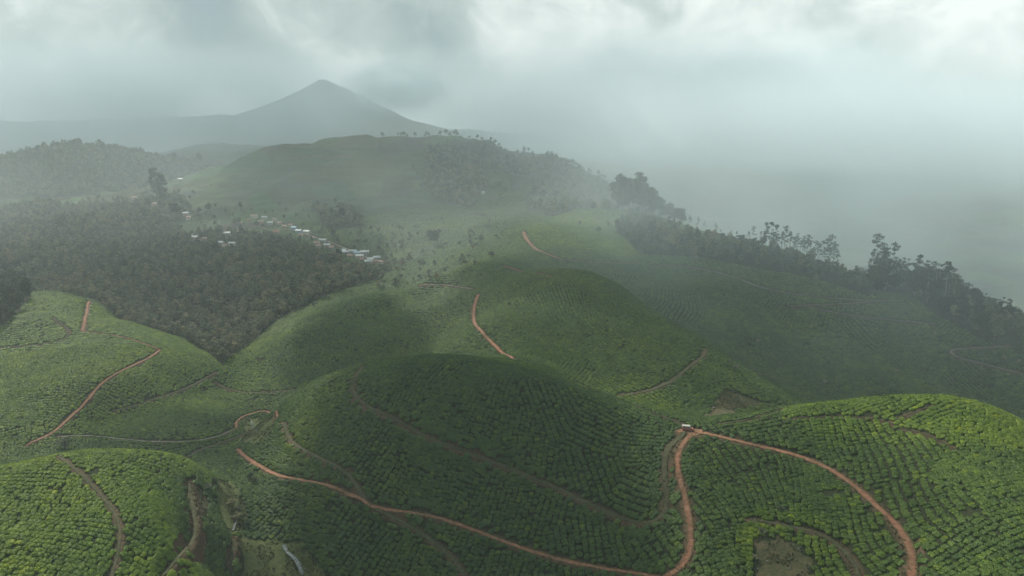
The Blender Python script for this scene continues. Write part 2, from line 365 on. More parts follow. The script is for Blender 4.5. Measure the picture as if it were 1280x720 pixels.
BARE = [    # scrub and bare soil
 poly_w([(870,524),(888,512),(905,492),(922,490),(948,500),(962,503),(925,512),(895,520)]),
 poly_w([(938,672),(958,668),(990,676),(1012,700),(1018,719),(1000,745),(945,745)]),
 poly_w([(238,606),(248,606),(262,626),(258,652),(250,640),(243,648)]),
]
def zone(polys, x, y):
    r = np.zeros(x.shape, bool)
    for p in polys: r |= inside(p, x, y)
    return r
wx = fbm(XG / 22, YG / 22, 2, 3) * 9 * np.clip(RR / 400, .25, 3); wy = fbm(XG / 22 + 40, YG / 22, 0, 3) * 9 * np.clip(RR / 400, .25, 3)
AF = zone(FOREST, XG + wx, YG + wy); AG = zone(GRASS, XG + fbm(XG / 7, YG / 7, 1, 3) * 4.5, YG + fbm(XG / 7 + 30, YG / 7, 2, 3) * 4.5); AB = zone(BARE, XG + fbm(XG / 7, YG / 7, 1, 3) * 4.5, YG + fbm(XG / 7 + 30, YG / 7, 2, 3) * 4.5)

# ============================================================ mesh and material helpers
def mesh_from(name, co, faces=None, quads=None, mat=None, smooth_sh=False):
    me = bpy.data.meshes.new(name)
    if quads is not None:
        q = np.asarray(quads, np.int32); k = q.shape[1]
        me.vertices.add(len(co)); me.vertices.foreach_set('co', np.asarray(co, np.float32).ravel())
        me.loops.add(q.size); me.loops.foreach_set('vertex_index', q.ravel())
        me.polygons.add(len(q)); me.polygons.foreach_set('loop_start', np.arange(len(q)) * k)
        me.update(calc_edges=True)
    else:
        me.from_pydata([tuple(c) for c in co], [], faces); me.update()
    if mat: me.materials.append(mat)
    if smooth_sh: me.shade_smooth()
    return me
def link(name, data, parent=None, loc=None):
    o = bpy.data.objects.new(name, data); COL.objects.link(o)
    if parent: o.parent = parent
    if loc is not None: o.location = loc
    return o
def tag(o, label=None, cat=None, group=None, kind=None):
    if label: o['label'] = label
    if cat: o['category'] = cat
    if group: o['group'] = group
    if kind: o['kind'] = kind
    return o
class Mat:
    def __init__(s, name, rough=0.8, spec=0.2):
        s.m = bpy.data.materials.new(name); s.m.use_nodes = True; s.nt = s.m.node_tree
        s.b = s.nt.nodes['Principled BSDF']; s.out = s.nt.nodes['Material Output']
        s.b.inputs['Roughness'].default_value = rough; s.b.inputs['Specular IOR Level'].default_value = spec
    def n(s, t, **kw):
        nd = s.nt.nodes.new(t)
        for k, v in kw.items():
            if k.startswith('i_'): nd.inputs[k[2:].replace('_', ' ')].default_value = v
            else: setattr(nd, k, v)
        return nd
    def l(s, a, b): s.nt.links.new(a, b)
    def pos(s):
        if not hasattr(s, '_p'): s._p = s.n('ShaderNodeNewGeometry').outputs['Position']
        return s._p
    def noise(s, scale, detail=4, rough=.5, vec=None, dist=0):
        nd = s.n('ShaderNodeTexNoise'); nd.inputs['Scale'].default_value = scale; nd.inputs['Detail'].default_value = detail
        nd.inputs['Roughness'].default_value = rough; nd.inputs['Distortion'].default_value = dist
        s.l(vec or s.pos(), nd.inputs['Vector']); return nd.outputs[0]
    def ramp(s, fac, stops):
        nd = s.n('ShaderNodeValToRGB'); e = nd.color_ramp.elements
        e[0].position, e[0].color = stops[0][0], tuple(stops[0][1]) + (1,)
        e[1].position, e[1].color = stops[-1][0], tuple(stops[-1][1]) + (1,)
        for p, c in stops[1:-1]: x = e.new(p); x.color = tuple(c) + (1,)
        s.l(fac, nd.inputs[0]); return nd.outputs[0]
    def mix(s, fac, a, b, mode='MIX'):
        nd = s.n('ShaderNodeMixRGB', blend_type=mode)
        for i, v in enumerate((fac, a, b)):
            if hasattr(v, 'links'): s.l(v, nd.inputs[i])
            elif i == 0: nd.inputs[0].default_value = v
            else: nd.inputs[i].default_value = tuple(v) + (1,)
        return nd.outputs[0]
    def math(s, op, a, b=None):
        nd = s.n('ShaderNodeMath', operation=op)
        for i, v in enumerate((a, b)):
            if v is None: continue
            if hasattr(v, 'links'): s.l(v, nd.inputs[i])
            else: nd.inputs[i].default_value = v
        return nd.outputs[0]
    def attr(s, name): nd = s.n('ShaderNodeAttribute'); nd.attribute_name = name; return nd.outputs['Fac']
    def color(s, c): s.l(c, s.b.inputs['Base Color'])
    def bump(s, h, dist, strength=1.0):
        nd = s.n('ShaderNodeBump'); nd.inputs['Distance'].default_value = dist; nd.inputs['Strength'].default_value = strength
        s.l(h, nd.inputs['Height']); s.l(nd.outputs[0], s.b.inputs['Normal'])
    def translucent(s, col, fac):
        t = s.n('ShaderNodeBsdfTranslucent'); s.l(col, t.inputs[0]); mx = s.n('ShaderNodeMixShader'); mx.inputs[0].default_value = fac
        s.l(s.b.outputs[0], mx.inputs[1]); s.l(t.outputs[0], mx.inputs[2]); s.l(mx.outputs[0], s.out.inputs[0])

def m_ground():
    M = Mat('ground', 0.95, 0.1)
    soil = M.ramp(M.noise(1.6, 6, .65), [(.3, (.060, .038, .022)), (.55, (.115, .075, .045)), (.75, (.155, .105, .065))])
    litter = M.ramp(M.noise(2.2, 5, .6), [(.32, (.012, .016, .008)), (.7, (.040, .048, .020))])
    grass = M.ramp(M.noise(.45, 7, .65), [(.3, (.055, .070, .026)), (.55, (.085, .098, .036)), (.75, (.130, .120, .058))])
    scrub = M.ramp(M.noise(.35, 8, .72), [(.30, (.034, .046, .018)), (.5, (.075, .074, .036)), (.62, (.115, .085, .048)), (.8, (.16, .125, .085))])
    wood = M.ramp(M.noise(.3, 5, .6), [(.3, (.014, .020, .009)), (.7, (.040, .046, .022))])
    v = M.n('ShaderNodeTexVoronoi'); v.inputs['Scale'].default_value = .33; M.l(M.pos(), v.inputs['Vector'])
    fieldf = M.ramp(v.outputs['Distance'], [(0., (.066, .080, .040)), (.62, (.046, .058, .030)), (.95, (.018, .023, .013))])
    big = M.noise(.009, 5, .6)
    field = M.mix(.55, fieldf, M.ramp(big, [(.3, (.50, .52, .40)), (.7, (1.25, 1.3, 1.0))]), 'MULTIPLY')
    mp = M.n('ShaderNodeMapping'); mp.inputs['Scale'].default_value = (.004, .004, .11); M.l(M.pos(), mp.inputs[0])
    terr = M.noise(1.0, 5, .6, mp.outputs[0], .4)
    field = M.mix(.8, field, M.ramp(terr, [(.36, (.45, .48, .42)), (.46, (1, 1, 1)), (.56, (1.12, 1.1, .95)), (.66, (.62, .66, .60))]), 'MULTIPLY')
    v2 = M.n('ShaderNodeTexVoronoi'); v2.inputs['Scale'].default_value = .012; M.l(M.pos(), v2.inputs['Vector'])
    field = M.mix(.35, field, v2.outputs['Color'], 'OVERLAY')
    c = M.mix(M.attr('far_field'), litter, field)
    c = M.mix(M.attr('forest'), c, wood); c = M.mix(M.attr('grass'), c, grass); c = M.mix(M.attr('bare'), c, scrub)
    c = M.mix(M.attr('bank'), c, soil)
    M.color(c)
    M.bump(M.noise(.9, 6, .65), .6, .7)
    return M.m
def m_track(kind):
    M = Mat('track_' + kind, 0.95, 0.1)
    cols = dict(red=[(.30, (.130, .060, .036)), (.5, (.235, .112, .070)), (.7, (.35, .195, .130))],
                brown=[(.30, (.040, .046, .022)), (.5, (.078, .072, .040)), (.72, (.135, .108, .068))],
                pale=[(.30, (.13, .120, .095)), (.5, (.21, .19, .155)), (.7, (.32, .295, .25))],
                dark=[(.30, (.022, .024, .013)), (.5, (.040, .040, .022)), (.72, (.080, .066, .038))])[kind]
    c = M.ramp(M.noise(.8, 7, .65), cols)
    e = M.attr('edge')                         # worn wheel ruts and a grassy margin follow the track
    g = M.ramp(M.noise(2.5, 4, .6), [(.35, (.030, .038, .016)), (.7, (.085, .090, .040))])
    f = M.math('MULTIPLY', M.math('POWER', e, 3.0), M.math('MULTIPLY_ADD', M.noise(1.3, 4, .6), 2.2))
    M.nt.nodes[-1] if False else None
    dirt2 = M.ramp(M.noise(.09, 5, .6), [(.38, (1.05, 1.0, .98)), (.52, (.92, .98, .95)), (.66, (.62, .74, .66))]); c = M.mix(.9, c, dirt2, 'MULTIPLY')
    rut = M.attr('rut'); c = M.mix(M.math('MULTIPLY', rut, M.math('MULTIPLY', M.noise(.25, 3, .6), .9)), c, tuple(q * .62 for q in cols[0][1]))
    f = M.math('ADD', f, M.math('MULTIPLY', M.math('SUBTRACT', M.noise(.5, 6, .75), .60), 3.0)); f = M.math('MAXIMUM', f, 0.0)
    c = M.mix(M.math('MINIMUM', f, 1.0), c, g)
    M.color(c); M.bump(M.noise(3, 5, .6), .15, .6); return M.m
def m_tea():
    M = Mat('tea_leaves', 0.5, 0.32)
    oi = M.n('ShaderNodeObjectInfo')
    big = M.noise(.018, 4, .55); mid = M.noise(.11, 4, .6)
    c = M.ramp(M.noise(5.5, 3, .6), [(.30, (.034, .062, .014)), (.46, (.095, .158, .032)), (.66, (.175, .255, .046))])
    c = M.mix(.75, c, M.ramp(big, [(.32, (.62, .76, .80)), (.55, (1, 1, 1)), (.70, (1.32, 1.16, .75))]), 'MULTIPLY')
    c = M.mix(.7, c, M.ramp(mid, [(.30, (.68, .74, .70)), (.52, (1, 1, 1)), (.72, (1.35, 1.22, .8))]), 'MULTIPLY')
    c = M.mix(.8, c, M.ramp(oi.outputs['Random'], [(0, (.66, .72, .72)), (.5, (1, 1, 1)), (.93, (1.18, 1.14, .9)), (1, (1.9, 1.55, .6))]), 'MULTIPLY')
    at_ = M.n('ShaderNodeAttribute'); at_.attribute_type = 'INSTANCER'; at_.attribute_name = 'tint'       # sunlit fields painted lighter and yellower, shaded ones darker, besides young flush
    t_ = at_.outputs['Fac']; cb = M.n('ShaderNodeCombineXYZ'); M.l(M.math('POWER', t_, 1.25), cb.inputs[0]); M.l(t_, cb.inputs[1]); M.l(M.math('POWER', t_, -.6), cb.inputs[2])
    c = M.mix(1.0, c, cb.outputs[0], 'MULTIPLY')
    M.color(c); M.bump(M.noise(9, 4, .7), .12, .8); M.translucent(c, .30); return M.m
def m_leaf(name, lo, hi, tr=.2):
    M = Mat(name, 0.7, 0.2); oi = M.n('ShaderNodeObjectInfo')
    c = M.ramp(M.noise(.9, 4, .6), [(.3, lo), (.7, hi)])
    c = M.mix(.85, c, M.ramp(oi.outputs['Random'], [(0, (.42, .50, .52)), (.35, (.8, .88, .84)), (.65, (1.1, 1.1, 1.05)), (.85, (1.5, 1.32, 1.15)), (1, (1.9, 1.5, 1.3))]), 'MULTIPLY')
    M.color(c); M.translucent(c, tr); return M.m
def m_plain(name, a, b, scale=2., rough=.85, spec=.2):
    M = Mat(name, rough, spec); M.color(M.ramp(M.noise(scale, 5, .6), [(.3, a), (.7, b)])); return M.m
MG = m_ground(); MT = {k: m_track(k) for k in ('red', 'brown', 'pale', 'dark')}; TEA = m_tea()
LEAF = m_leaf('forest_leaves', (.080, .096, .056), (.215, .225, .145)); LEAFD = m_leaf('dark_leaves', (.022, .036, .020), (.062, .082, .044))
GUM = m_leaf('gum_leaves', (.030, .042, .024), (.070, .085, .048)); BARK = m_plain('bark', (.09, .075, .06), (.20, .175, .145)); PALEBARK = m_plain('pale_bark', (.22, .20, .17), (.38, .35, .30))

# ---- the ground sheet
n, m = ZG.shape
co = np.stack([XG, YG, ZG + H], -1).reshape(-1, 3); idx = np.arange(n * m).reshape(n, m)
q = np.stack([idx[:-1, :-1], idx[1:, :-1], idx[1:, 1:], idx[:-1, 1:]], -1).reshape(-1, 4)
gme = mesh_from('hills', co, quads=q, mat=MG, smooth_sh=True)
def fattr(me, name, a): at_ = me.attributes.new(name, 'FLOAT', 'POINT'); at_.data.foreach_set('value', np.asarray(a, np.float32).ravel())
fattr(gme, 'forest', AF); fattr(gme, 'grass', AG); fattr(gme, 'bare', AB)
gzx = np.gradient(ZG, axis=0) / (np.gradient(TH)[:, None] * RR); gzr = np.gradient(ZG, axis=1) / (np.gradient(LR)[None, :] * RR); SLP = np.hypot(gzx, gzr)
fattr(gme, 'bank', np.maximum(1 - smooth(.2, 1.5, SUMW), smooth(1.2, 1.9, SLP) * (RR < 700))); fattr(gme, 'far_field', smooth(980, 1080, RR) * np.ones_like(ZG))
land = tag(link('hills', gme), 'rolling hills of tea fields and woods', kind='structure')
log('land', len(q) * 2, 'tris')

# ---- tracks
for R in roads:
    p = R['p']; t = np.gradient(p, axis=0); t /= np.hypot(t[:, 0], t[:, 1])[:, None] + 1e-9; nn = np.stack([t[:, 1], -t[:, 0]], 1)
    s = np.arange(len(p)) * 1.2
    wv = R['w'] / 2 * (1 + .30 * NZ[0](s / 9., s * 0 + len(p)) + .22 * NZ[1](s / 2.2, s * 0 + 5.)) ; offs = np.array([-1, -.62, -.3, 0, .3, .62, 1])
    tap = np.minimum(1, .35 + np.minimum(s, s[::-1]) / 4)
    wob = (NZ[2](s / 3.1, s * 0 + 9.) * .35)[:, None]; cx = p[:, 0, None] + nn[:, 0, None] * (offs * (wv * tap)[:, None] + wob); cyy = p[:, 1, None] + nn[:, 1, None] * (offs * (wv * tap)[:, None] + wob)
    rr = np.hypot(cx, cyy); zz = height(cx, cyy); mid = runavg(zz.max(1)[:, None], 1)
    zz = np.maximum(zz, mid - .25) * .5 + mid * .5 + .15 + .0009 * np.maximum(rr - 200, 0)
    a = len(p); k = len(offs); ii = np.arange(a * k).reshape(a, k)
    me = mesh_from(R['name'], np.stack([cx, cyy, zz], -1).reshape(-1, 3), quads=np.stack([ii[:-1, :-1], ii[1:, :-1], ii[1:, 1:], ii[:-1, 1:]], -1).reshape(-1, 4), mat=MT[R['kind']], smooth_sh=True)
    fattr(me, 'edge', np.broadcast_to(np.abs(offs), (a, k))); fattr(me, 'rut', np.broadcast_to(np.array([0, 1, 0, .2, 0, 1, 0]), (a, k)))
    tag(link(R['name'], me), R['label'], kind='structure')
# trodden yard at the junction
ja = np.linspace(0, 2 * math.pi, 40, endpoint=False)
ring = []
for f in (0, .35, .7, 1.0):
    ring.append(np.stack([J[0] - 1.5 + np.cos(ja) * (6.6 + .7 * np.sin(ja * 3)) * f, J[1] + .8 + np.sin(ja) * (3.4 + .5 * np.sin(ja * 4 + 1)) * f], 1))
ring = np.concatenate(ring); rz = height(ring[:, 0], ring[:, 1]) + .11
ii = np.arange(160).reshape(4, 40); jq = np.stack([ii[:-1], ii[1:], np.roll(ii, -1, 1)[1:], np.roll(ii, -1, 1)[:-1]], -1).reshape(-1, 4)
me = mesh_from('dirt_yard', np.column_stack([ring, rz]), quads=jq, mat=MT['red'], smooth_sh=True)
fattr(me, 'edge', np.repeat([0, .3, .6, .95], 40)); fattr(me, 'rut', np.zeros(160)); tag(link('dirt_yard', me), 'red earth yard where the roads meet', kind='structure')
log('tracks')

# ============================================================ tea bushes
def ico(sub):
    import bmesh
    b = bmesh.new(); bmesh.ops.create_icosphere(b, subdivisions=sub, radius=1); v = np.array([x.co[:] for x in b.verts]); f = [[x.index for x in q_.verts] for q_ in b.faces]; b.free(); return v, np.array(f)
IV, IF = ico(3)
def bush_mesh(seed, name='tea_bush'):
    r = np.random.default_rng(seed); v = IV.copy(); ph = r.random(6) * 9
    ang = np.arctan2(v[:, 1], v[:, 0]); hor = np.hypot(v[:, 0], v[:, 1])
    # clipped table: squarish plan, flat lumpy top, undercut foot
    k = 1 / (np.abs(np.cos(ang)) ** 4 + np.abs(np.sin(ang)) ** 4) ** .25
    out = 1 + .10 * np.sin(3 * ang + ph[0]) + .07 * np.sin(5 * ang + ph[1]) + .05 * np.sin(9 * ang + ph[2])
    z = np.sign(v[:, 2]) * np.abs(v[:, 2]) ** .55
    lump = .10 * np.sin(v[:, 0] * 4.3 + ph[3]) * np.sin(v[:, 1] * 4.9 + ph[4]) + .07 * np.sin(v[:, 0] * 9 + v[:, 1] * 7 + ph[5])
    co = np.stack([v[:, 0] * k * out, v[:, 1] * k * out, np.where(z > 0, .50 * z + lump * z, .75 * z)], 1)
    co[:, :2] *= np.where(v[:, 2] < 0, 1 + .35 * v[:, 2], 1)[:, None]
    co += r.normal(0, .028, co.shape)
    # loose leafy shoots over the top
    ts = []; fs = []; nb = len(co)
    for i in range(110):
        a = r.random() * 6.283; d = math.sqrt(r.random()) * .98; c = np.array([math.cos(a) * d, math.sin(a) * d, .50 + .1 * r.random() - .12 * d ** 4])
        s = .09 + .07 * r.random(); e = r.normal(0, 1, 3); e /= np.linalg.norm(e); g = np.cross(e, r.normal(0, 1, 3)); g /= np.linalg.norm(g)
        j = nb + len(ts); ts += [c - e * s, c + e * s, c + g * s * 1.2 + (0, 0, .05)]; fs.append([j, j + 1, j + 2])
    co = np.vstack([co, ts]); f = np.vstack([IF, fs])
    return mesh_from(name, co, quads=f, mat=TEA)
BUSH = [bush_mesh(100 + i) for i in range(7)]
SEEDS = [(60,600,12),(100,660,6),(200,640,2),(210,690,-4),(262,670,5),
 (40,400,14),(60,470,10),(150,410,-8),(180,480,12),(110,520,4),(230,460,-6),(200,530,3),(80,555,30),(230,570,55),(160,560,20),(330,500,48),(290,505,52),(250,600,20),
 (300,460,34),(400,430,38),(350,450,30),(480,400,42),(520,375,-20),(430,380,30),(480,440,50),
 (330,580,62),(380,520,55),(450,490,60),(530,480,66),(620,480,78),(690,500,105),(760,530,138),(810,550,155),(560,560,60),(660,560,75),(740,590,98),(800,620,128),(840,600,150),
 (400,590,58),(480,590,60),(560,620,64),(660,640,72),(760,680,90),(400,650,62),(340,640,60),(470,680,60),(560,690,64),(840,680,100),
 (900,570,98),(880,640,104),(960,610,92),(1030,630,84),(1060,690,80),(1000,560,88),(1060,545,86),(1120,580,82),(1150,640,82),(1240,600,-2),(1250,680,0),(1190,700,3),(1160,515,14),(1230,530,-24),(1090,510,8),(950,522,4),(960,700,70),(900,700,95),
 (660,400,55),(700,380,100),(740,430,112),(800,430,122),(760,380,95),(680,440,70),(850,430,122),(870,480,125),(920,470,130),(690,345,8),(570,400,28),(540,420,35),(620,360,20),(600,440,50),
 (560,340,5),(630,310,12),(700,300,10),(760,300,100),(600,280,5),(660,280,0),(850,380,70),(950,420,85),(1050,430,95),(1150,460,100),(1230,470,100),(1150,420,30),(1000,390,60),(870,340,20),(900,440,75),(1050,480,90)]
sp = []; sa = []
for u, v, a in SEEDS:
    c = cast(u, v)
    if c is not None: sp.append(c); sa.append(math.radians(a))
sp = np.array(sp); sa = np.array(sa)
PITCH_R, PITCH_A = 2.25, 1.45                  # across rows, along a row
lat = []
for k in range(len(sp)):
    ext = 130 if np.hypot(*sp[k]) < 500 else 330
    pr = PITCH_R * (1 if np.hypot(*sp[k]) < 560 else 1.25); pa = PITCH_A * (1 if np.hypot(*sp[k]) < 560 else 1.35)
    na = int(ext / pa); nr = int(ext / pr)
    A, B = np.meshgrid(np.arange(-na, na + 1), np.arange(-nr, nr + 1)); A = A.ravel().astype(float); B = B.ravel().astype(float)
    rowj = np.random.default_rng(k).random(2 * nr + 1)[(B + nr).astype(int)]
    la = (A + rowj) * pa + rng.normal(0, .26, A.shape); lb = B * pr + rng.normal(0, .15, A.shape)
    c, s = math.cos(sa[k]), math.sin(sa[k])
    x = sp[k, 0] + la * c - lb * s; y = sp[k, 1] + la * s + lb * c
    bend = fbm(x / 48, y / 48, 4, 2) * 9.0; x = x - s * bend; y = y + c * bend      # rows wander
    r = np.hypot(x, y); th = np.arctan2(x, y)
    ok = (r > 120) & (r < 1080) & (np.abs(th) < .92); x, y, la_, B = x[ok], y[ok], la[ok], B[ok]
    d = (((x + fbm(x / 14, y / 14, 2, 2) * 9)[:, None] - sp[None, :, 0]) ** 2 + ((y + fbm(x / 14, y / 14, 0, 2) * 9)[:, None] - sp[None, :, 1]) ** 2)
    ok = d.argmin(1) == k
    lat.append(np.column_stack([x[ok], y[ok], np.full(ok.sum(), sa[k]), np.full(ok.sum(), pa / PITCH_A), np.full(ok.sum(), pr / PITCH_R)]))
lat = np.concatenate(lat); log('lattice', len(lat))
x, y = lat[:, 0], lat[:, 1]
ok = road_d(x, y) > .95 + np.clip((np.hypot(x, y) - 420) * .0035, 0, 1.8)
jx = fbm(x / 7, y / 7, 1, 3) * 4.5; jy = fbm(x / 7 + 30, y / 7, 2, 3) * 4.5
ok &= ~zone(FOREST, x, y) & ~zone(GRASS, x + jx, y + jy)
bare = zone(BARE, x + jx, y + jy); ok &= ~bare
ok &= rng.random(len(x)) > .02
ok &= ~((fbm(x / 9, y / 9, 5, 2) > .60))
lat = lat[ok]; x, y = lat[:, 0], lat[:, 1]
z = height(x, y); e = 1.2
nx = -(height(x + e, y) - height(x - e, y)) / (2 * e); ny = -(height(x, y + e) - height(x, y - e)) / (2 * e)
pu, pv = project(x, y, z); r = np.hypot(x, y)
ok = (pu > -520) & (pu < 1850) & (pv < 900) & (np.hypot(nx, ny) < 2.2)
# drop bushes on slopes that face away behind a crest, far from any other viewpoint
lat, x, y, z, nx, ny, r, pu, pv = (a[ok] for a in (lat, x, y, z, nx, ny, r, pu, pv))
steep = np.hypot(nx, ny) > .85                 # on steep banks the plan lattice is too open: plant between the rows too
dup = np.where(steep)[0]; ddx = -np.sin(lat[dup, 2]) * PITCH_R * .5; ddy = np.cos(lat[dup, 2]) * PITCH_R * .5
x = np.r_[x, x[dup] + ddx]; y = np.r_[y, y[dup] + ddy]; lat = np.r_[lat, lat[dup]]; nx = np.r_[nx, nx[dup]]; ny = np.r_[ny, ny[dup]]
z = height(x, y); k_ = (road_d(x, y) > .9) & ~zone(GRASS + BARE + FOREST, x, y); x, y, z, nx, ny, lat = (a[k_] for a in (x, y, z, nx, ny, lat))
pu, pv = project(x, y, z); r = np.hypot(x, y)
log('bushes', len(x))
from mathutils import Matrix, Euler
def slope_euler(nx, ny, yaw):
    nrm = np.stack([nx * .8, ny * .8, np.ones_like(nx)], 1); nrm /= np.linalg.norm(nrm, axis=1)[:, None]
    xa = np.stack([np.cos(yaw), np.sin(yaw), 0 * yaw], 1); xa -= nrm * (xa * nrm).sum(1)[:, None]; xa /= np.linalg.norm(xa, axis=1)[:, None]
    ya = np.cross(nrm, xa)
    # matrix columns xa, ya, nrm -> XYZ euler
    ry = -np.arcsin(np.clip(xa[:, 2], -1, 1)); rx = np.arctan2(ya[:, 2], nrm[:, 2]); rz = np.arctan2(xa[:, 1], xa[:, 0])
    return np.stack([rx, ry, rz], 1)
N = len(x)
flip = rng.integers(0, 2, N) * math.pi
rot = slope_euler(nx, ny, lat[:, 2] + flip + rng.normal(0, .10, N))
sxy = 1 + rng.normal(0, .08, N); stp = np.clip(np.sqrt(1 + (nx ** 2 + ny ** 2) * .6), 1, 1.5)
scl = np.stack([0.79 * lat[:, 3] * sxy * stp * (1 + rng.normal(0, .10, N)), 0.925 * lat[:, 4] * stp * (1 + rng.normal(0, .09, N)), 1.08 * (1 + rng.normal(0, .13, N))], 1)
pos = np.column_stack([x, y, z + .30 + rng.normal(0, .06, N)])
var = rng.integers(0, 7, N)
tint = np.full(N, .92)  # sun and cloud shade put into the leaf colour, hill by hill
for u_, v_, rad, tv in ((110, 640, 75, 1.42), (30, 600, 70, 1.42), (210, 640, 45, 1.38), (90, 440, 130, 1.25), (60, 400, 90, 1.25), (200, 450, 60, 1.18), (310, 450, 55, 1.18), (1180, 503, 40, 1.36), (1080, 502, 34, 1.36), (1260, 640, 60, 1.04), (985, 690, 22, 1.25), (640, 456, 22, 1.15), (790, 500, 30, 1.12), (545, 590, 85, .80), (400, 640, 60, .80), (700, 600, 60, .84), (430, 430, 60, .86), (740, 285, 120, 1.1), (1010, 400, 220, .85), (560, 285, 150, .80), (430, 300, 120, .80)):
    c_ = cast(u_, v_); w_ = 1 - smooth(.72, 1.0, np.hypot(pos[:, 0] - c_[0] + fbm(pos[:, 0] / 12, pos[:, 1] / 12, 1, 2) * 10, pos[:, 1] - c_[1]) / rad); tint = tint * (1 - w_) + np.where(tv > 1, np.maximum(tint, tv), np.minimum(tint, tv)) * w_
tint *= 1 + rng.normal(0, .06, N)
vis = (pu > 2) & (pu < 1278) & (pv < 716) & (r > 140)
order = np.argsort(np.where(vis, r, 1e9)); near = order[:300]; rest = np.setdiff1d(np.arange(N), near)
first = {}
for i in near:
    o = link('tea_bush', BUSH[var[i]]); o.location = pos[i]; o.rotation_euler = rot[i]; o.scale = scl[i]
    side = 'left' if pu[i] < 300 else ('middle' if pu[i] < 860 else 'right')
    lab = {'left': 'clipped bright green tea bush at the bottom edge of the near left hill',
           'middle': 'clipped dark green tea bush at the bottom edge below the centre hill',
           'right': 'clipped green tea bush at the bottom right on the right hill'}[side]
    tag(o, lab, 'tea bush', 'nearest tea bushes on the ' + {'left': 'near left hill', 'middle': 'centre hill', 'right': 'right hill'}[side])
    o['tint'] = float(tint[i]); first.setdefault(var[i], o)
def scatter(name, label, pos, rot, scl, var, sources, tint=None):
    me = bpy.data.meshes.new(name); me.vertices.add(len(pos)); me.vertices.foreach_set('co', pos.astype(np.float32).ravel())
    a = me.attributes.new('rot', 'FLOAT_VECTOR', 'POINT'); a.data.foreach_set('vector', rot.astype(np.float32).ravel())
    a = me.attributes.new('scl', 'FLOAT_VECTOR', 'POINT'); a.data.foreach_set('vector', scl.astype(np.float32).ravel())
    a = me.attributes.new('var', 'INT', 'POINT'); a.data.foreach_set('value', var.astype(np.int32))
    if tint is not None: fattr(me, 'tint', tint)
    o = tag(link(name, me), label, kind='stuff')
    g = bpy.data.node_groups.new(name, 'GeometryNodeTree')
    g.interface.new_socket('Geometry', in_out='INPUT', socket_type='NodeSocketGeometry'); g.interface.new_socket('Geometry', in_out='OUTPUT', socket_type='NodeSocketGeometry')
    gi = g.nodes.new('NodeGroupInput'); go = g.nodes.new('NodeGroupOutput'); jn = g.nodes.new('GeometryNodeJoinGeometry')
    def named(nm, ty): q_ = g.nodes.new('GeometryNodeInputNamedAttribute'); q_.data_type = ty; q_.inputs['Name'].default_value = nm; return q_.outputs[0]
    ro, sl, va = named('rot', 'FLOAT_VECTOR'), named('scl', 'FLOAT_VECTOR'), named('var', 'INT')
    for k, src in sources.items():
        oi = g.nodes.new('GeometryNodeObjectInfo'); oi.inputs['Object'].default_value = src; oi.inputs['As Instance'].default_value = True
        ip = g.nodes.new('GeometryNodeInstanceOnPoints'); cmp_ = g.nodes.new('FunctionNodeCompare'); cmp_.data_type = 'INT'; cmp_.operation = 'EQUAL'
        g.links.new(va, cmp_.inputs[2]); cmp_.inputs[3].default_value = int(k)
        g.links.new(gi.outputs[0], ip.inputs['Points']); g.links.new(cmp_.outputs[0], ip.inputs['Selection'])
        g.links.new(oi.outputs['Geometry'], ip.inputs['Instance']); g.links.new(ro, ip.inputs['Rotation']); g.links.new(sl, ip.inputs['Scale'])
        g.links.new(ip.outputs[0], jn.inputs[0])
    g.links.new(jn.outputs[0], go.inputs[0])
    md = o.modifiers.new('scatter', 'NODES'); md.node_group = g
    return o
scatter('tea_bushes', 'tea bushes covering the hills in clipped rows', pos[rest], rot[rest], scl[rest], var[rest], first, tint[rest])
log('tea done')

# ============================================================ far mountains
def mountains():
    gx = np.linspace(-3600, 3600, 260); gy = np.linspace(2900, 5200, 110)
    X, Y = np.meshgrid(gx, gy, indexing='ij')
    crest = [(-900,150),(-200,152),(0,150),(60,151),(110,150),(180,147),(250,146),(290,144),(320,136),(350,124),(380,109),(402,97),(425,105),(450,118),(480,135),(520,152),(560,160),(640,166),(760,176),(900,190),(1300,200),(2200,210)]
    cu = np.array([c[0] for c in crest], float); cv = np.array([c[1] for c in crest], float)
    Yc = 3700
    zx = np.array([at(u, v, Yc) for u, v in zip(cu, cv)]); h = np.interp(gx, zx[:, 0], zx[:, 2])
    base = -60.
    prof = np.exp(-np.abs(Y - Yc) / np.where(Y < Yc, 520., 900.) * 1.15)
    Z = base + (h[:, None] - base) * prof
    Z += fbm(X / 420, Y / 420, 1, 5) * 150 * prof * (1 - prof) * 2 - np.abs(fbm(X / 160, Y / 420, 2, 4)) * 90 * prof * (1 - prof ** 3) + fbm(X / 90, Y / 90, 3, 4) * 14 * smooth(0, .5, prof)
    n, m = Z.shape; ii = np.arange(n * m).reshape(n, m)
    me = mesh_from('mountains', np.stack([X, Y, Z], -1).reshape(-1, 3), quads=np.stack([ii[:-1, :-1], ii[1:, :-1], ii[1:, 1:], ii[:-1, 1:]], -1).reshape(-1, 4),
                   mat=m_plain('mountain', (.03, .042, .02), (.07, .085, .04), .01, .95, .1), smooth_sh=True)
    tag(link('mountains', me), 'far peak and ridge fading into the cloud', kind='structure')
mountains()

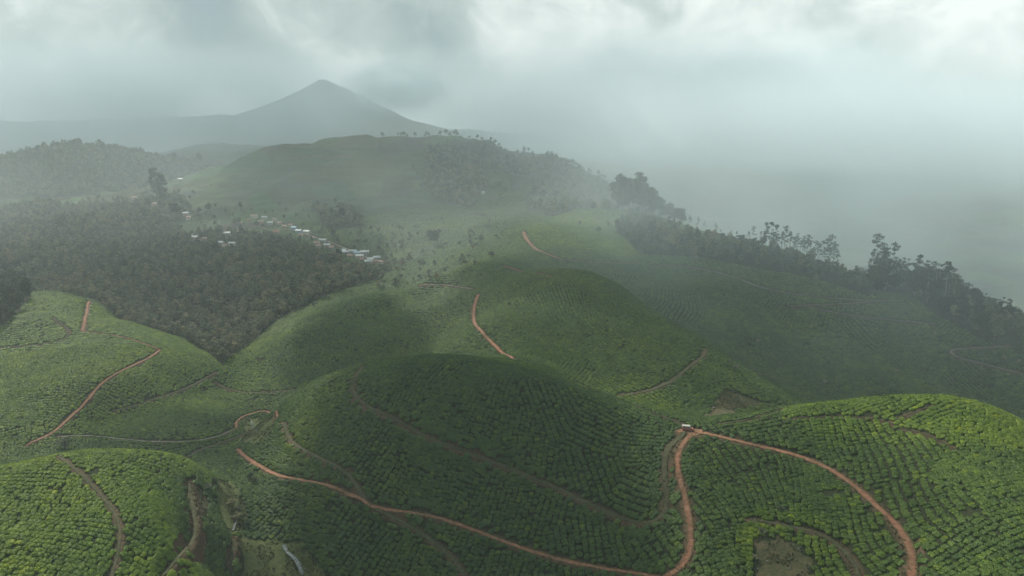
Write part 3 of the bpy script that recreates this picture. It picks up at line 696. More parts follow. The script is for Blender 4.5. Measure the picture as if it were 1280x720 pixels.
# ============================================================ air
def box_mesh(name, x0, x1, y0, y1, z0, z1):
    c = [(x, y, z) for z in (z0, z1) for y in (y0, y1) for x in (x0, x1)]
    return mesh_from(name, c, [(0, 2, 3, 1), (4, 5, 7, 6), (0, 1, 5, 4), (2, 6, 7, 3), (0, 4, 6, 2), (1, 3, 7, 5)])
hz = bpy.data.materials.new('haze'); hz.use_nodes = True; nt = hz.node_tree; nt.nodes.clear()
pv_ = nt.nodes.new('ShaderNodeVolumePrincipled'); oo = nt.nodes.new('ShaderNodeOutputMaterial'); nt.links.new(pv_.outputs[0], oo.inputs['Volume'])
pv_.inputs['Color'].default_value = (.84, .94, .98, 1); pv_.inputs['Density'].default_value = .00016; pv_.inputs['Anisotropy'].default_value = .35
me = box_mesh('haze', -9600, 9600, -1500, 9400, -93, 760); me.materials.append(hz)
tag(link('haze', me), 'thin bluish haze filling the valleys', kind='stuff')

def cloud(name, label, loc, size, density, seed, rough=.35):
    v, f = ico(5); r = np.random.default_rng(seed); co = v.copy(); nz = VNoise(seed)
    k = 1 + rough * (fbm(v[:, 0] * 1.7 + 9 + seed, v[:, 1] * 1.7 + v[:, 2] * 2.1, seed % 3, 4) * 1.6)
    co = co * k[:, None] * np.array(size); co[:, 2] = np.where(co[:, 2] < 0, co[:, 2] * .5, co[:, 2])
    mt = bpy.data.materials.get('cloud_%g' % density)
    if not mt:
        mt = bpy.data.materials.new('cloud_%g' % density); mt.use_nodes = True; nt = mt.node_tree; nt.nodes.clear()
        p = nt.nodes.new('ShaderNodeVolumePrincipled'); o_ = nt.nodes.new('ShaderNodeOutputMaterial'); nt.links.new(p.outputs[0], o_.inputs['Volume'])
        p.inputs['Color'].default_value = (.86, .96, 1.0, 1); p.inputs['Density'].default_value = density; p.inputs['Anisotropy'].default_value = .3
    me = mesh_from(name, co, quads=f, mat=mt, smooth_sh=True)
    return tag(link(name, me, loc=loc), label, kind='stuff')
# low clouds passing overhead, above the picture: their shade lies on the hills
def over(u, v, hgt, dx=0, dy=0):              # the cloud that shades a place seen in the photo
    p = cast(u, v); z0 = float(height(*p)); t = (hgt - z0) / sdir.z
    return (p[0] + sdir.x * t + dx, p[1] + sdir.y * t + dy, hgt)
CL = [((545,575), (84,80,60), .030), ((430,430), (52,75,50), .022), ((245,535), (62,36,30), .022), ((1010,395), (260,150,90), .024), ((760,425), (60,42,36), .012), ((255,325), (230,190,80), .010),
      ((560,215), (400,260,90), .013), ((985,640), (46,40,30), .012), ((1240,340), (600,200,90), .004)]
for i, (px, size, den) in enumerate(CL):
    cloud('cloud', 'grey cloud drifting high over the hills', over(*px, 720), size, den, 11 + i)

def fog(name, label, x0, x1, y0, y1, z0, z1, dens, lo, hi, scale, seed, zfade):
    mt = bpy.data.materials.new(name); mt.use_nodes = True; nt = mt.node_tree; nt.nodes.clear(); Nn = nt.nodes.new; L = nt.links.new
    p = Nn('ShaderNodeVolumePrincipled'); o_ = Nn('ShaderNodeOutputMaterial'); L(p.outputs[0], o_.inputs['Volume'])
    p.inputs['Color'].default_value = (.86, .96, 1.0, 1); p.inputs['Anisotropy'].default_value = .3
    tc = Nn('ShaderNodeTexCoord'); ns = Nn('ShaderNodeTexNoise'); ns.inputs['Scale'].default_value = scale; ns.inputs['Detail'].default_value = 4; ns.inputs['Roughness'].default_value = .55
    mp = Nn('ShaderNodeMapping'); mp.inputs['Location'].default_value = (seed, seed * .7, 0); mp.inputs['Scale'].default_value = (1, 1, 1.6)
    L(tc.outputs['Object'], mp.inputs[0]); L(mp.outputs[0], ns.inputs['Vector'])
    mr = Nn('ShaderNodeMapRange'); mr.interpolation_type = 'SMOOTHSTEP'; mr.inputs['From Min'].default_value = lo; mr.inputs['From Max'].default_value = hi; L(ns.outputs[0], mr.inputs[0])
    sx = Nn('ShaderNodeSeparateXYZ'); L(tc.outputs['Generated'], sx.inputs[0]); last = mr.outputs[0]
    for ax, (f0, f1) in ((0, (.22, .05)), (1, (.3, .1)), (2, zfade)):
        for sgn, f in ((1, f0), (-1, f1)):
            q = Nn('ShaderNodeMapRange'); q.interpolation_type = 'SMOOTHSTEP'
            q.inputs['From Min'].default_value = 0 if sgn > 0 else 1; q.inputs['From Max'].default_value = f if sgn > 0 else 1 - f
            L(sx.outputs[ax], q.inputs[0]); mm = Nn('ShaderNodeMath'); mm.operation = 'MULTIPLY'; L(last, mm.inputs[0]); L(q.outputs[0], mm.inputs[1]); last = mm.outputs[0]
    mm = Nn('ShaderNodeMath'); mm.operation = 'MULTIPLY'; L(last, mm.inputs[0]); mm.inputs[1].default_value = dens; L(mm.outputs[0], p.inputs['Density'])
    me = box_mesh(name, x0, x1, y0, y1, z0, z1); me.materials.append(mt)
    return tag(link(name, me), label, kind='stuff')
fog('fog_bank', 'white fog bank lying behind the main hill and over the far valley', -420, 3800, 1250, 3300, H - 120, H + 190, .0040, .30, .62, .0016, 3., (.35, .55))
cloud('cloud_deck', 'broad layer of grey cloud covering the far hills', (-2300, 3450, H + 960), (2900, 1350, 170), .0062, 41, .22)
cloud('cloud_deck', 'unseen layer of grey cloud added behind the drone to dim the sky light', (500, -1100, H + 760), (2100, 1350, 170), .018, 43, .2)  # added out of view, cuts sky light on slopes facing the camera
def mist(label, loc, size, density, seed, name='mist', scale=3.2, lo=.30, hi=.62, zs=1.5):
    mt = bpy.data.materials.new('mist_air'); mt.use_nodes = True; nt = mt.node_tree; nt.nodes.clear(); Nn = nt.nodes.new; L = nt.links.new
    p = Nn('ShaderNodeVolumePrincipled'); o_ = Nn('ShaderNodeOutputMaterial'); L(p.outputs[0], o_.inputs['Volume']); p.inputs['Color'].default_value = (.86, .96, 1.0, 1); p.inputs['Anisotropy'].default_value = .3
    tc = Nn('ShaderNodeTexCoord'); mp = Nn('ShaderNodeMapping'); mp.inputs['Location'].default_value = (seed, seed * .7, 0); mp.inputs['Scale'].default_value = (1, 1, zs * size[2] / size[0])
    L(tc.outputs['Object'], mp.inputs[0]); ns = Nn('ShaderNodeTexNoise'); ns.inputs['Scale'].default_value = scale; ns.inputs['Detail'].default_value = 3; L(mp.outputs[0], ns.inputs['Vector'])
    mr = Nn('ShaderNodeMapRange'); mr.interpolation_type = 'SMOOTHSTEP'; mr.inputs['From Min'].default_value = lo; mr.inputs['From Max'].default_value = hi; L(ns.outputs[0], mr.inputs[0])
    vl = Nn('ShaderNodeVectorMath'); vl.operation = 'LENGTH'; L(tc.outputs['Object'], vl.inputs[0])
    fr = Nn('ShaderNodeMapRange'); fr.interpolation_type = 'SMOOTHSTEP'; fr.inputs['From Min'].default_value = 1; fr.inputs['From Max'].default_value = .15; L(vl.outputs['Value'], fr.inputs[0])
    m1 = Nn('ShaderNodeMath'); m1.operation = 'MULTIPLY'; L(mr.outputs[0], m1.inputs[0]); L(fr.outputs[0], m1.inputs[1]); m2 = Nn('ShaderNodeMath'); m2.operation = 'MULTIPLY'; L(m1.outputs[0], m2.inputs[0]); m2.inputs[1].default_value = density; L(m2.outputs[0], p.inputs['Density'])
    v, f = ico(2); me = mesh_from(name, v * 1.05, quads=f, mat=mt); o = link(name, me, loc=loc); o.scale = size
    return tag(o, label, kind='stuff')
mist('pale mist lying over the wooded valley on the left', (-420, 1150, H - 120), (760, 620, 170), .0005, 31)
mist('blue grey mist hanging over the dark slope and the valley beyond it', (330, 760, H - 110), (560, 520, 170), .0025, 33)
mist('thin mist over the right shoulder of the main hill', (120, 1350, H - 20), (520, 330, 170), .0018, 34)
mist('white cloud streaming down the right side of the far peak', (-520, 3250, H + 215), (330, 240, 150), .016, 36, 'cloud_bank', 2.5)
mist('pale mist over the far plain on the right', (2400, 3100, H - 60), (2300, 1500, 280), .0022, 44)
mist('pale mist in front of the far ridge on the left', (-1600, 2950, H + 90), (1600, 480, 340), .0062, 39)
mist('white cloud hiding the foot of the far mountains right of the peak', (700, 3000, H + 180), (1500, 420, 330), .006, 38, 'cloud_bank', 3.0)
log('air')

# ============================================================ trees
def tube(path, radii, sides=6):
    co = []; f = []
    for k, (p, r) in enumerate(zip(path, radii)):
        p = Vector(p); t = (Vector(path[min(k + 1, len(path) - 1)]) - Vector(path[max(k - 1, 0)])).normalized()
        a = t.orthogonal().normalized(); b = t.cross(a)
        for i in range(sides):
            an = 2 * math.pi * i / sides; co.append(p + (a * math.cos(an) + b * math.sin(an)) * r)
        if k:
            for i in range(sides):
                j = (i + 1) % sides; f.append(((k - 1) * sides + i, (k - 1) * sides + j, k * sides + j, k * sides + i))
    return co, f
class Geo:
    def __init__(s): s.v = []; s.f = []
    def add(s, co, f): n = len(s.v); s.v += [tuple(c) for c in co]; s.f += [tuple(i + n for i in q_) for q_ in f]
    def box(s, x0, x1, y0, y1, z0, z1):
        s.add([(x, y, z) for z in (z0, z1) for y in (y0, y1) for x in (x0, x1)], [(0, 2, 3, 1), (4, 5, 7, 6), (0, 1, 5, 4), (2, 6, 7, 3), (0, 4, 6, 2), (1, 3, 7, 5)])
    def mesh(s, name, mat, sm=False): return mesh_from(name, s.v, s.f, mat=mat, smooth_sh=sm)
def leaves(g, r, centres, per, leaf):
    for c, rad in centres:
        for i in range(per):
            d = r.normal(0, 1, 3); d /= np.linalg.norm(d); d[2] = d[2] * .8 + .12
            p = np.array(c) + d * rad * (r.random() ** .35) * np.array((1, 1, .78))
            a = r.normal(0, 1, 3) + (0, 0, .0); a /= np.linalg.norm(a); b = np.cross(a, d + r.normal(0, .6, 3)); b /= np.linalg.norm(b) + 1e-6
            s_ = leaf * (.6 + .8 * r.random()); g.add([p - a * s_ - b * s_ * .6, p + a * s_ - b * s_ * .5, p + a * s_ * .7 + b * s_ * .7, p - a * s_ * .5 + b * s_ * .6], [(0, 1, 2, 3)])
def broad_tree(seed, h=9., w=3.2, lobes=9, leafm=None, per=52, leaf=.42):
    r = np.random.default_rng(seed); t = Geo(); c = Geo()
    lean = r.normal(0, .35, 2); top = np.array((lean[0], lean[1], h * .72))
    t.add(*tube([(0, 0, -1.2), (0, 0, .4), (lean[0] * .5, lean[1] * .5, h * .4), tuple(top)], (.34, .26, .18, .07), 6))
    cen = []
    for i in range(lobes):
        a = r.random() * 6.28; d = w * (.15 + .62 * r.random()); zz = h * (.42 + .42 * r.random()) ; p = (lean[0] + math.cos(a) * d, lean[1] + math.sin(a) * d, zz)
        cen.append((p, w * (.30 + .26 * r.random())))
        t.add(*tube([(lean[0] * .4, lean[1] * .4, h * .33), tuple((np.array(p) + (lean[0] * .4, lean[1] * .4, h * .33)) / 2 + (0, 0, .2)), p], (.12, .08, .03), 4))
    cen.append(((lean[0], lean[1], h * .86), w * .40)); leaves(c, r, cen, per, leaf)
    return t.mesh('trunk', BARK), c.mesh('crown', leafm or LEAF)
def gum_tree(seed, h=24.):                    # tall bare stem with separate tufts near the top
    r = np.random.default_rng(seed); t = Geo(); c = Geo(); lx, ly = r.normal(0, .5, 2)
    t.add(*tube([(0, 0, -2), (0, 0, .5), (lx * .5, ly * .5, h * .5), (lx, ly, h * .95)], (.40, .32, .22, .05), 6)); cen = []
    for i in range(int(r.integers(9, 16))):
        zz = h * (.34 + .60 * r.random() ** .9); a = r.random() * 6.28; d = h * .12 * (1.3 - zz / h) * (.3 + r.random()) * 1.3
        p = (lx * zz / h + math.cos(a) * d, ly * zz / h + math.sin(a) * d, zz + .8); cen.append((p, h * (.038 + .045 * r.random())))
        t.add(*tube([(lx * zz / h, ly * zz / h, zz - 1.2), p], (.10, .04), 4))
    cen.append(((lx, ly, h * .97), h * .055)); leaves(c, r, cen, 44, h * .015)
    return t.mesh('trunk', PALEBARK), c.mesh('crown', GUM)
BT = [broad_tree(200 + i, h=8 + 3.5 * (i % 3) / 2, w=3.0 + .5 * (i % 2)) for i in range(6)]
BD = [broad_tree(230 + i, h=15 + 4 * i, w=5.2 + i * .5, lobes=20, leafm=LEAFD, per=70, leaf=.55) for i in range(3)]
GT = [gum_tree(260 + i, 20 + 3.2 * (i % 4)) for i in range(7)]
def column_tree(seed, h=20.):
    r = np.random.default_rng(seed); t = Geo(); c = Geo(); t.add(*tube([(0, 0, -2), (0, 0, 1), (.4, .2, h * .6), (.3, 0, h * .95)], (.6, .5, .3, .08), 7)); cen = []
    for i in range(34):
        zz = h * (.08 + .88 * r.random()); w = h * .17 * math.sin(min(1, (1.06 - zz / h) * 1.9) * 1.57) * (.4 + .7 * r.random()); a = r.random() * 6.28
        cen.append(((math.cos(a) * w, math.sin(a) * w, zz), h * (.05 + .04 * r.random())))
        t.add(*tube([(0, 0, zz - 1.5), (math.cos(a) * w, math.sin(a) * w, zz)], (.14, .05), 4))
    leaves(c, r, cen, 60, h * .024); return t.mesh('trunk', BARK), c.mesh('crown', LEAFD)
CT = [column_tree(700 + i) for i in range(3)]
SH = [broad_tree(290 + i, h=4.2, w=2.2, lobes=6, leafm=LEAF, per=36, leaf=.34) for i in range(3)]
SRC = {}
def tree(name, pair, x, y, s, yaw, label, cat, group=None, sink=0.0, sz=None):
    z = float(height(np.array(x), np.array(y))) - sink
    e = bpy.data.objects.new(name, None); COL.objects.link(e); e.empty_display_size = .5
    e.location = (x, y, z); e.rotation_euler = (0, 0, yaw); e.scale = (s, s, sz or s)
    t = link('trunk', pair[0], e); c = link('crown', pair[1], e); tag(e, label, cat, group)
    SRC.setdefault(pair[0].name, t); SRC.setdefault(pair[1].name, c); return e
def fill(polys, step, jit, seed):
    r = np.random.default_rng(seed); out = []
    for p in polys:
        x0, y0 = p.min(0); x1, y1 = p.max(0)
        gx, gy = np.meshgrid(np.arange(x0, x1, step), np.arange(y0, y1, step)); gx = gx.ravel() + r.normal(0, jit, gx.size); gy = gy.ravel() + r.normal(0, jit, gy.size)
        k = inside(p, gx + fbm(gx / 22, gy / 22, 2, 3) * 8, gy + fbm(gx / 22 + 40, gy / 22, 0, 3) * 8); out.append(np.column_stack([gx[k], gy[k]]))
    return np.concatenate(out)
def seen_mask(x, y, hgt, tol=4.):             # can the photo's viewpoint see the top of something standing there
    z = height(x, y) + hgt; ok = np.ones(len(x), bool)
    for f in np.linspace(.35, .97, 60):
        ok &= (H + (z - H) * f) > height(x * f, y * f) - tol
    u, v = project(x, y, z); return ok & (u > 0) & (u < 1280) & (v < 718) & (v > 0), u, v
def scatter_trees(name, label, pts, pairs, srange, seed):
    r = np.random.default_rng(seed); n_ = len(pts); z = height(pts[:, 0], pts[:, 1]); k = r.integers(0, len(pairs), n_)
    s = r.uniform(*srange, n_); rot = np.column_stack([r.normal(0, .04, n_), r.normal(0, .04, n_), r.random(n_) * 6.28]); scl = np.column_stack([s, s * r.uniform(.85, 1.15, n_), s * r.uniform(.85, 1.2, n_)])
    P_ = np.column_stack([pts, z - .2]); src = {}
    for i, (a, b) in enumerate(pairs): src[i * 2] = SRC[a.name]; src[i * 2 + 1] = SRC[b.name]
    scatter(name, label, np.vstack([P_, P_]), np.vstack([rot, rot]), np.vstack([scl, scl]), np.concatenate([k * 2, k * 2 + 1]), src)
def wood(polys, step, seed, pairs, srange, n_ind, specs, stuff_label, name='forest_tree', cat='tree'):
    pts = fill(polys, step, step * .3, seed); rg = np.random.default_rng(seed + 5)
    mv = (rg.random(len(pts)) < .16) & (pts[:, 1] > 640); pts[mv] += rg.normal(0, 26, (int(mv.sum()), 2)); d = road_d(pts[:, 0], pts[:, 1]); pts = pts[d > 2.0]
    pts = pts[~near_house(pts[:, 0], pts[:, 1])]
    ok, u, v = seen_mask(pts[:, 0], pts[:, 1], 6.); rr = np.hypot(pts[:, 0], pts[:, 1]); order = np.argsort(np.where(ok, rr, 1e9))[:min(n_ind, int(ok.sum()))]
    r = np.random.default_rng(seed + 1)
    for i in order:
        lab, grp = specs(u[i], v[i]); s = r.uniform(*srange); tree(name, pairs[int(r.integers(len(pairs)))], pts[i, 0], pts[i, 1], s, r.random() * 6.28, lab, cat, grp, .2, s * r.uniform(.9, 1.15))
    rest_ = np.setdiff1d(np.arange(len(pts)), order); log(name, len(order), 'trees,', len(rest_), 'scattered')
    if len(rest_): scatter_trees(name + 's', stuff_label, pts[rest_], pairs, srange, seed + 2)
HOUSES = [(284,294,9,10,'white','tin','bright white house alone in the wood, left part of the village'),
 (243,299,9,0,'cream','tin','small pale house at the far left edge of the village'),(256,301,6,20,'pink','rust','pinkish hut just right of the leftmost village house'),
 (277,306,7,-15,'white','tin','white hut below the bright lone white house'),(281,310,6,30,'cream','rust','brown roofed hut at the lowest corner of the village left group'),(291,307,9,5,'cream','tin','pale longer house right of the lowest hut'),
 (232,269,8,35,'pink','tin','pale house beside the round dark tree above the village'),(236,274,6,10,'cream','rust','small hut below the house by the round dark tree'),
 (318,272,10,5,'cream','rust','long brown row house at the top of the village'),(331,274,8,0,'white','tin','pale tin roofed house at the top centre of the village'),(338,281,7,12,'white','tin','small white house above the pale village road'),
 (350,281,6,-10,'pink','rust','rusty hut above the bend of the village road'),(346,292,8,0,'pink','tile','red tiled house just below the pale road'),(363,284,6,20,'cream','rust','brown hut right of the small white house above the road'),
 (368,287,9,-28,'blue','blue','blue roofed house where the village road turns downhill'),(374,291,9,-20,'blue','tin','pale blue house just below the blue roofed one'),(384,292,11,-30,'cream','tin','long grey shed along the downhill road'),
 (396,306,7,0,'cream','rust','brown roofed hut halfway down the road'),(404,303,9,-5,'white','tin','white roofed house above the row halfway down the road'),(409,309,7,10,'pink','tin','pinkish house in the row halfway down the road'),
 (415,312,6,-15,'white','rust','rusty roofed white hut at the end of the halfway row'),(428,316,8,0,'white','tin','white house at the left end of the lower bright row'),(433,318,8,-10,'white','tin','white house second in the lower bright row'),
 (441,317,8,25,'white','tin','tall gabled white house in the middle of the lower bright row'),(447,319,8,0,'white','blue','bluish roofed house right of the tall gabled one'),(456,318,10,8,'white','tin','long white house at the right end of the lower bright row'),
 (450,323,9,-5,'cream','tin','pale house just under the lower bright row'),(463,327,7,10,'cream','tin','pale hut above the lowest corner of the village'),(471,325,8,15,'white','tin','bright hut at the far right tip of the village'),
 (461,330,8,0,'white','tin','white house at the lowest corner of the village'),(470,330,6,-20,'pink','rust','rusty hut beside the lowest white house'),
 (193,257,9,12,'cream','rust','pale house at the foot of the tall columnar tree'),(168,249,9,30,'cream','rust','lone brown house left of the tall columnar tree'),(226,226,9,0,'white','tin','tiny pale house on the left shoulder of the main hill')]
HPOS = np.array([cast(h_[0], h_[1]) for h_ in HOUSES] + [cast(u, 287 + (u - 330) * .02) for u in (326, 335, 345, 355)])
def near_house(x, y):                         # gardens in front of each house are kept open
    r = np.zeros(len(x), bool)
    for hx, hy in HPOS:
        k = y / hy; r |= (np.abs(x - hx * k) < 6.5) & (y > hy - 52) & (y < hy + 7)
    return r
# village clearings keep the wood open
CLEAR = [poly_w([(238,292),(300,286),(300,306),(240,306)]), poly_w([(318,278),(400,282),(400,300),(330,296)]), poly_w([(395,300),(430,308),(482,322),(484,334),(440,326),(400,314)])]
def spec_valley(u, v):
    if u < 70: return 'grey green tree in the dark grove at the left edge, behind the sunlit hill', 'trees of the left edge grove'
    if u < 215: return 'grey green tree at the edge of the wood behind the sunlit left hill', 'trees behind the sunlit left hill'
    if u < 300 and v > 405: return 'grey green tree in the gully between the left hill and the middle hill', 'trees in the gully'
    return 'grey green tree in the wood behind the crest of the middle hill', 'trees behind the middle hill'
wood([FOREST[0]], 5.0, 41, BT, (.45, 1.25), 240, spec_valley, 'thousands of grey green trees filling the wooded valley')
wood([FOREST[1]], 7.5, 43, BD, (.55, .8), 40, lambda u, v: ('large dark tree in the shaded grove at the left edge of the picture', 'large trees of the left edge grove'), 'dark trees of the left edge grove', 'grove_tree')
wood(FOREST[2:5], 9.0, 45, BT, (1.0, 1.5), 0, None, 'dark woods on the flank of the main hill', 'hill_wood')
wood(FOREST[5:7], 9.5, 47, BT, (.9, 1.4), 0, None, 'tree belts at the foot of the main hill', 'belt_wood')
wood([FOREST[7]], 7.5, 49, BT, (.8, 1.3), 0, None, 'shaded scrub wood below the ridge', 'ridge_wood')
wood([FOREST[8]], 7.5, 51, BT + BD[:1], (.9, 1.5), 0, None, 'dense dark wood under the tall trees on the right end of the ridge', 'slope_wood')
wood([FOREST[9]], 15.0, 53, BT, (1.3, 2.1), 0, None, 'woods covering the far left hill', 'far_wood')

def crest(u, r0, r1):                         # the skyline of a ridge along one sight line
    dx, dy, dz = ray(u, 300); th = math.atan2(dx, dy); r = np.linspace(r0, r1, 500); x = np.sin(th) * r; y = np.cos(th) * r
    k = int(np.argmax((height(x, y) - H) / r)); return x[k], y[k], r[k]
rt = random.Random(5)
def gums(u0, u1, n_, r0, r1, s0, s1, back, label, group, pairs=GT, name='gum_tree', cat='tree'):
    for i in range(n_):
        u = u0 + (u1 - u0) * ((i + rt.random()) / n_ if pairs is not BT else (round(rt.random() * 7) / 7 * .9 + abs(rt.gauss(0, .05)))); x, y, r = crest(u, r0, r1); k = 1 + rt.uniform(*back) / r
        s = rt.uniform(s0, s1); tree(name, rt.choice(pairs), x * k, y * k, s, rt.random() * 6.28, label, cat, group, .3, s * rt.uniform(.9, 1.1))
gums(955, 1050, 34, 600, 900, .62, 1.05, (-26, 26), 'slender tall tree with a bare pale trunk in the thin row on the ridge skyline', 'slender trees on the middle of the ridge')
gums(868, 955, 9, 600, 950, .45, .75, (-12, 16), 'small sparse tree standing on the ridge left of the tall thin row', 'small trees left of the row')
gums(800, 868, 12, 700, 1050, .5, .9, (-10, 40), 'pale misty tree on the ridge just right of the big dark clump', 'misty trees by the big clump')
gums(1092, 1205, 34, 480, 800, .95, 1.45, (-45, 15), 'big tall tree in the dense stand at the right end of the ridge', 'tall trees at the right end of the ridge')
gums(1200, 1280, 16, 400, 700, .5, .9, (-24, 12), 'thin tree on the falling end of the ridge at the right edge', 'thin trees at the right edge')
gums(1095, 1235, 34, 480, 800, .8, 1.3, (-60, 5), 'dark bushy tree under the tall stand at the right end of the ridge', 'bushy trees under the tall stand', BD, 'dark_tree')
gums(768, 812, 12, 750, 1050, 1.9, 2.7, (-20, 30), 'huge dark tree in the clump on the knoll above the white house', 'huge trees of the knoll clump', BD + CT, 'dark_tree')
gums(812, 856, 9, 700, 1050, 1.0, 1.6, (-12, 30), 'dark tree trailing down the ridge right of the knoll clump', 'trees right of the knoll clump', BD, 'dark_tree')
gums(470, 700, 36, 1200, 1700, .7, 1.5, (-25, 10), 'small far tree on the misty skyline of the main hill', 'skyline trees of the main hill', BT)
gums(700, 760, 14, 1200, 1700, .7, 1.4, (-25, 10), 'small far tree on the falling right shoulder of the main hill', 'trees on the right shoulder', BT)
gums(60, 260, 34, 1600, 2600, .9, 1.4, (-10, 25), 'tiny far tree on the skyline of the wooded hill at the left', 'skyline trees of the left hill', BD, 'far_tree')
def at_ground(name, pair, u, v, s, label, cat='tree', group=None, sz=None):
    p = cast(u, v); return tree(name, pair, p[0], p[1], s, rt.random() * 6, label, cat, group, .3, sz)
at_ground('lone_tree', CT[0], 197, 252, 2.9, 'tall dark columnar tree standing alone left of the main hill', sz=3.2)
at_ground('lone_tree', CT[1], 205, 251, 2.0, 'dark tree leaning against the right side of the tall columnar tree', sz=2.3)
at_ground('round_tree', BD[0], 219, 272, 1.6, 'round dark tree above the village, right of the tall columnar tree')
at_ground('round_tree', BD[1], 543, 308, 1.1, 'round dark tree alone at the foot of the main hill, middle of the picture')
at_ground('round_tree', BD[0], 538, 300, .9, 'smaller dark tree just behind the round tree in the middle')
at_ground('round_tree', BD[0], 424, 322, .8, 'dark round tree beside the lower village houses')
for u, v, s in ((250,268,.8),(262,266,.9),(300,262,.7),(415,270,1.0),(428,276,1.1),(404,276,1.0),(668,248,1.0),(680,252,1.1),(695,250,1.0),(705,256,.9),(676,262,.9),(600,252,.7),(752,262,.8),(742,266,.7)):
    at_ground('round_tree', BD[rt.randrange(3)], u, v, s, 'dark round tree scattered among the fields below the main hill', group='round trees below the main hill')
at_ground('shrub', SH[0], 82, 562, 1.6, 'dark round shrub below the orange track, behind the bright near hill', 'shrub')
for u, v, s in ((290,634,.9),(300,640,.8),(296,650,.9),(268,604,.7),(260,612,.7),(307,660,.8),(312,600,1.0),(318,606,1.1)):
    at_ground('shrub', SH[rt.randrange(3)], u, v, s, 'scrubby green bush beside the stream in the narrow valley', 'shrub', 'streamside shrubs')
for u, v, s in ((975,640,.6),(985,655,.5),(1000,690,.55),(952,668,.6),(1010,712,.6),(945,700,.5)):
    at_ground('shrub', SH[rt.randrange(3)], u, v, s, 'small scrub bush round the bare clearing at the bottom right', 'shrub', 'shrubs of the clearing')
for i in range(170):
    u = rt.uniform(225, 520); v = rt.uniform(259, 334); p = cast(u, v)
    if (u > 400 and v < 268 + (u - 400) * .3) or inside(FOREST[0], p[:1], p[1:])[0]: continue
    if near_house(np.array([p[0]]), np.array([p[1]]))[0]: continue
    tree('garden_tree', rt.choice(BT), p[0], p[1], rt.uniform(.6, 1.1), rt.random() * 6, 'grey green garden tree standing among the fields and houses of the village', 'tree', 'garden trees of the village', .3)
for i in range(150):
    u = rt.uniform(470, 640); v = rt.uniform(275, 362); p = cast(u, v)
    if (u - 480) / 160 + (v - 296) / 66 > 1.25 or road_d(np.array([p[0]]), np.array([p[1]]))[0] < 3: continue
    tree('scrub_tree', rt.choice(BT + SH), p[0], p[1], rt.uniform(.5, 1.0), rt.random() * 6, 'small scrubby tree in the shallow gully between the village and the back hill', 'tree', 'scrub trees of the gully', .3)
for i in range(60):
    u = rt.uniform(900, 1275); v = rt.uniform(415, 500); p = cast(u, v)
    if p[1] < 330 or road_d(np.array([p[0]]), np.array([p[1]]))[0] < 3 or rt.random() < .3: continue
    tree('scrub_tree', rt.choice(SH), p[0], p[1], rt.uniform(.4, .9), rt.random() * 6, 'low round scrub dotted over the misty dark slope behind the right hill', 'shrub', 'scrub on the dark slope', .3)
log('trees')

# ============================================================ village, sheds, vehicle
WALLS = {'white': m_plain('white_wall', (.28, .28, .26), (.48, .48, .45), .3), 'cream': m_plain('cream_wall', (.48, .42, .33), (.62, .56, .46), .6), 'blue': m_plain('blue_wall', (.25, .38, .50), (.36, .50, .60), .6), 'pink': m_plain('pink_wall', (.46, .30, .26), (.58, .42, .36), .6)}
ROOFS = {'tin': m_plain('tin_roof', (.20, .21, .21), (.50, .52, .52), .12, .6, .3), 'rust': m_plain('rusty_roof', (.20, .11, .08), (.34, .22, .17), .5, .7), 'tile': m_plain('tile_roof', (.22, .09, .06), (.34, .16, .11), .8), 'blue': m_plain('blue_roof', (.14, .24, .30), (.26, .38, .45), .5, .6)}
DOORM = m_plain('door_wood', (.10, .06, .04), (.18, .12, .08)); GLASS = m_plain('window_glass', (.05, .06, .07), (.09, .10, .11), 1, .2, .6)
HC = {}
def house_parts(L_, Wd, h, wall, roof):
    key = (L_, Wd, h, wall, roof)
    if key in HC: return HC[key]
    g = Geo(); x, y = L_ / 2, Wd / 2; rz = h + Wd * .27
    g.add([(-x, -y, -1.5), (x, -y, -1.5), (x, y, -1.5), (-x, y, -1.5), (-x, -y, h), (x, -y, h), (x, y, h), (-x, y, h), (-x, 0, rz), (x, 0, rz)],
          [(0, 3, 2, 1), (0, 1, 5, 4), (2, 3, 7, 6), (1, 2, 6, 9, 5), (3, 0, 4, 8, 7)])
    wall_m = g.mesh('wall', WALLS[wall]); r = Geo(); o = .45; sl = (rz - h) / y
    for sg in (-1, 1):
        a = [(-x - o, sg * (y + o), h - sl * o + .04), (x + o, sg * (y + o), h - sl * o + .04), (x + o, 0, rz + .04), (-x - o, 0, rz + .04)]
        r.add(a + [(p[0], p[1], p[2] + .12) for p in a], [(0, 1, 2, 3), (4, 5, 6, 7), (0, 1, 5, 4), (1, 2, 6, 5), (2, 3, 7, 6), (3, 0, 4, 7)])
    roof_m = r.mesh('roof', ROOFS[roof]); d = Geo(); d.box(-.5, .5, -y - .06, -y + .02, 0, 2.05); door_m = d.mesh('door', DOORM)
    w = Geo(); w.box(-.55, .55, -.06, .02, 1.0, 2.0); fr = Geo(); fr.box(-.65, .65, -.1, .01, .9, .98); fr.box(-.65, .65, -.1, .01, 2.02, 2.12); fr.box(-.04, .04, -.1, .01, 1.0, 2.0)
    HC[key] = (wall_m, roof_m, door_m, w.mesh('window', GLASS), fr.mesh('frame', WALLS['white'])); return HC[key]
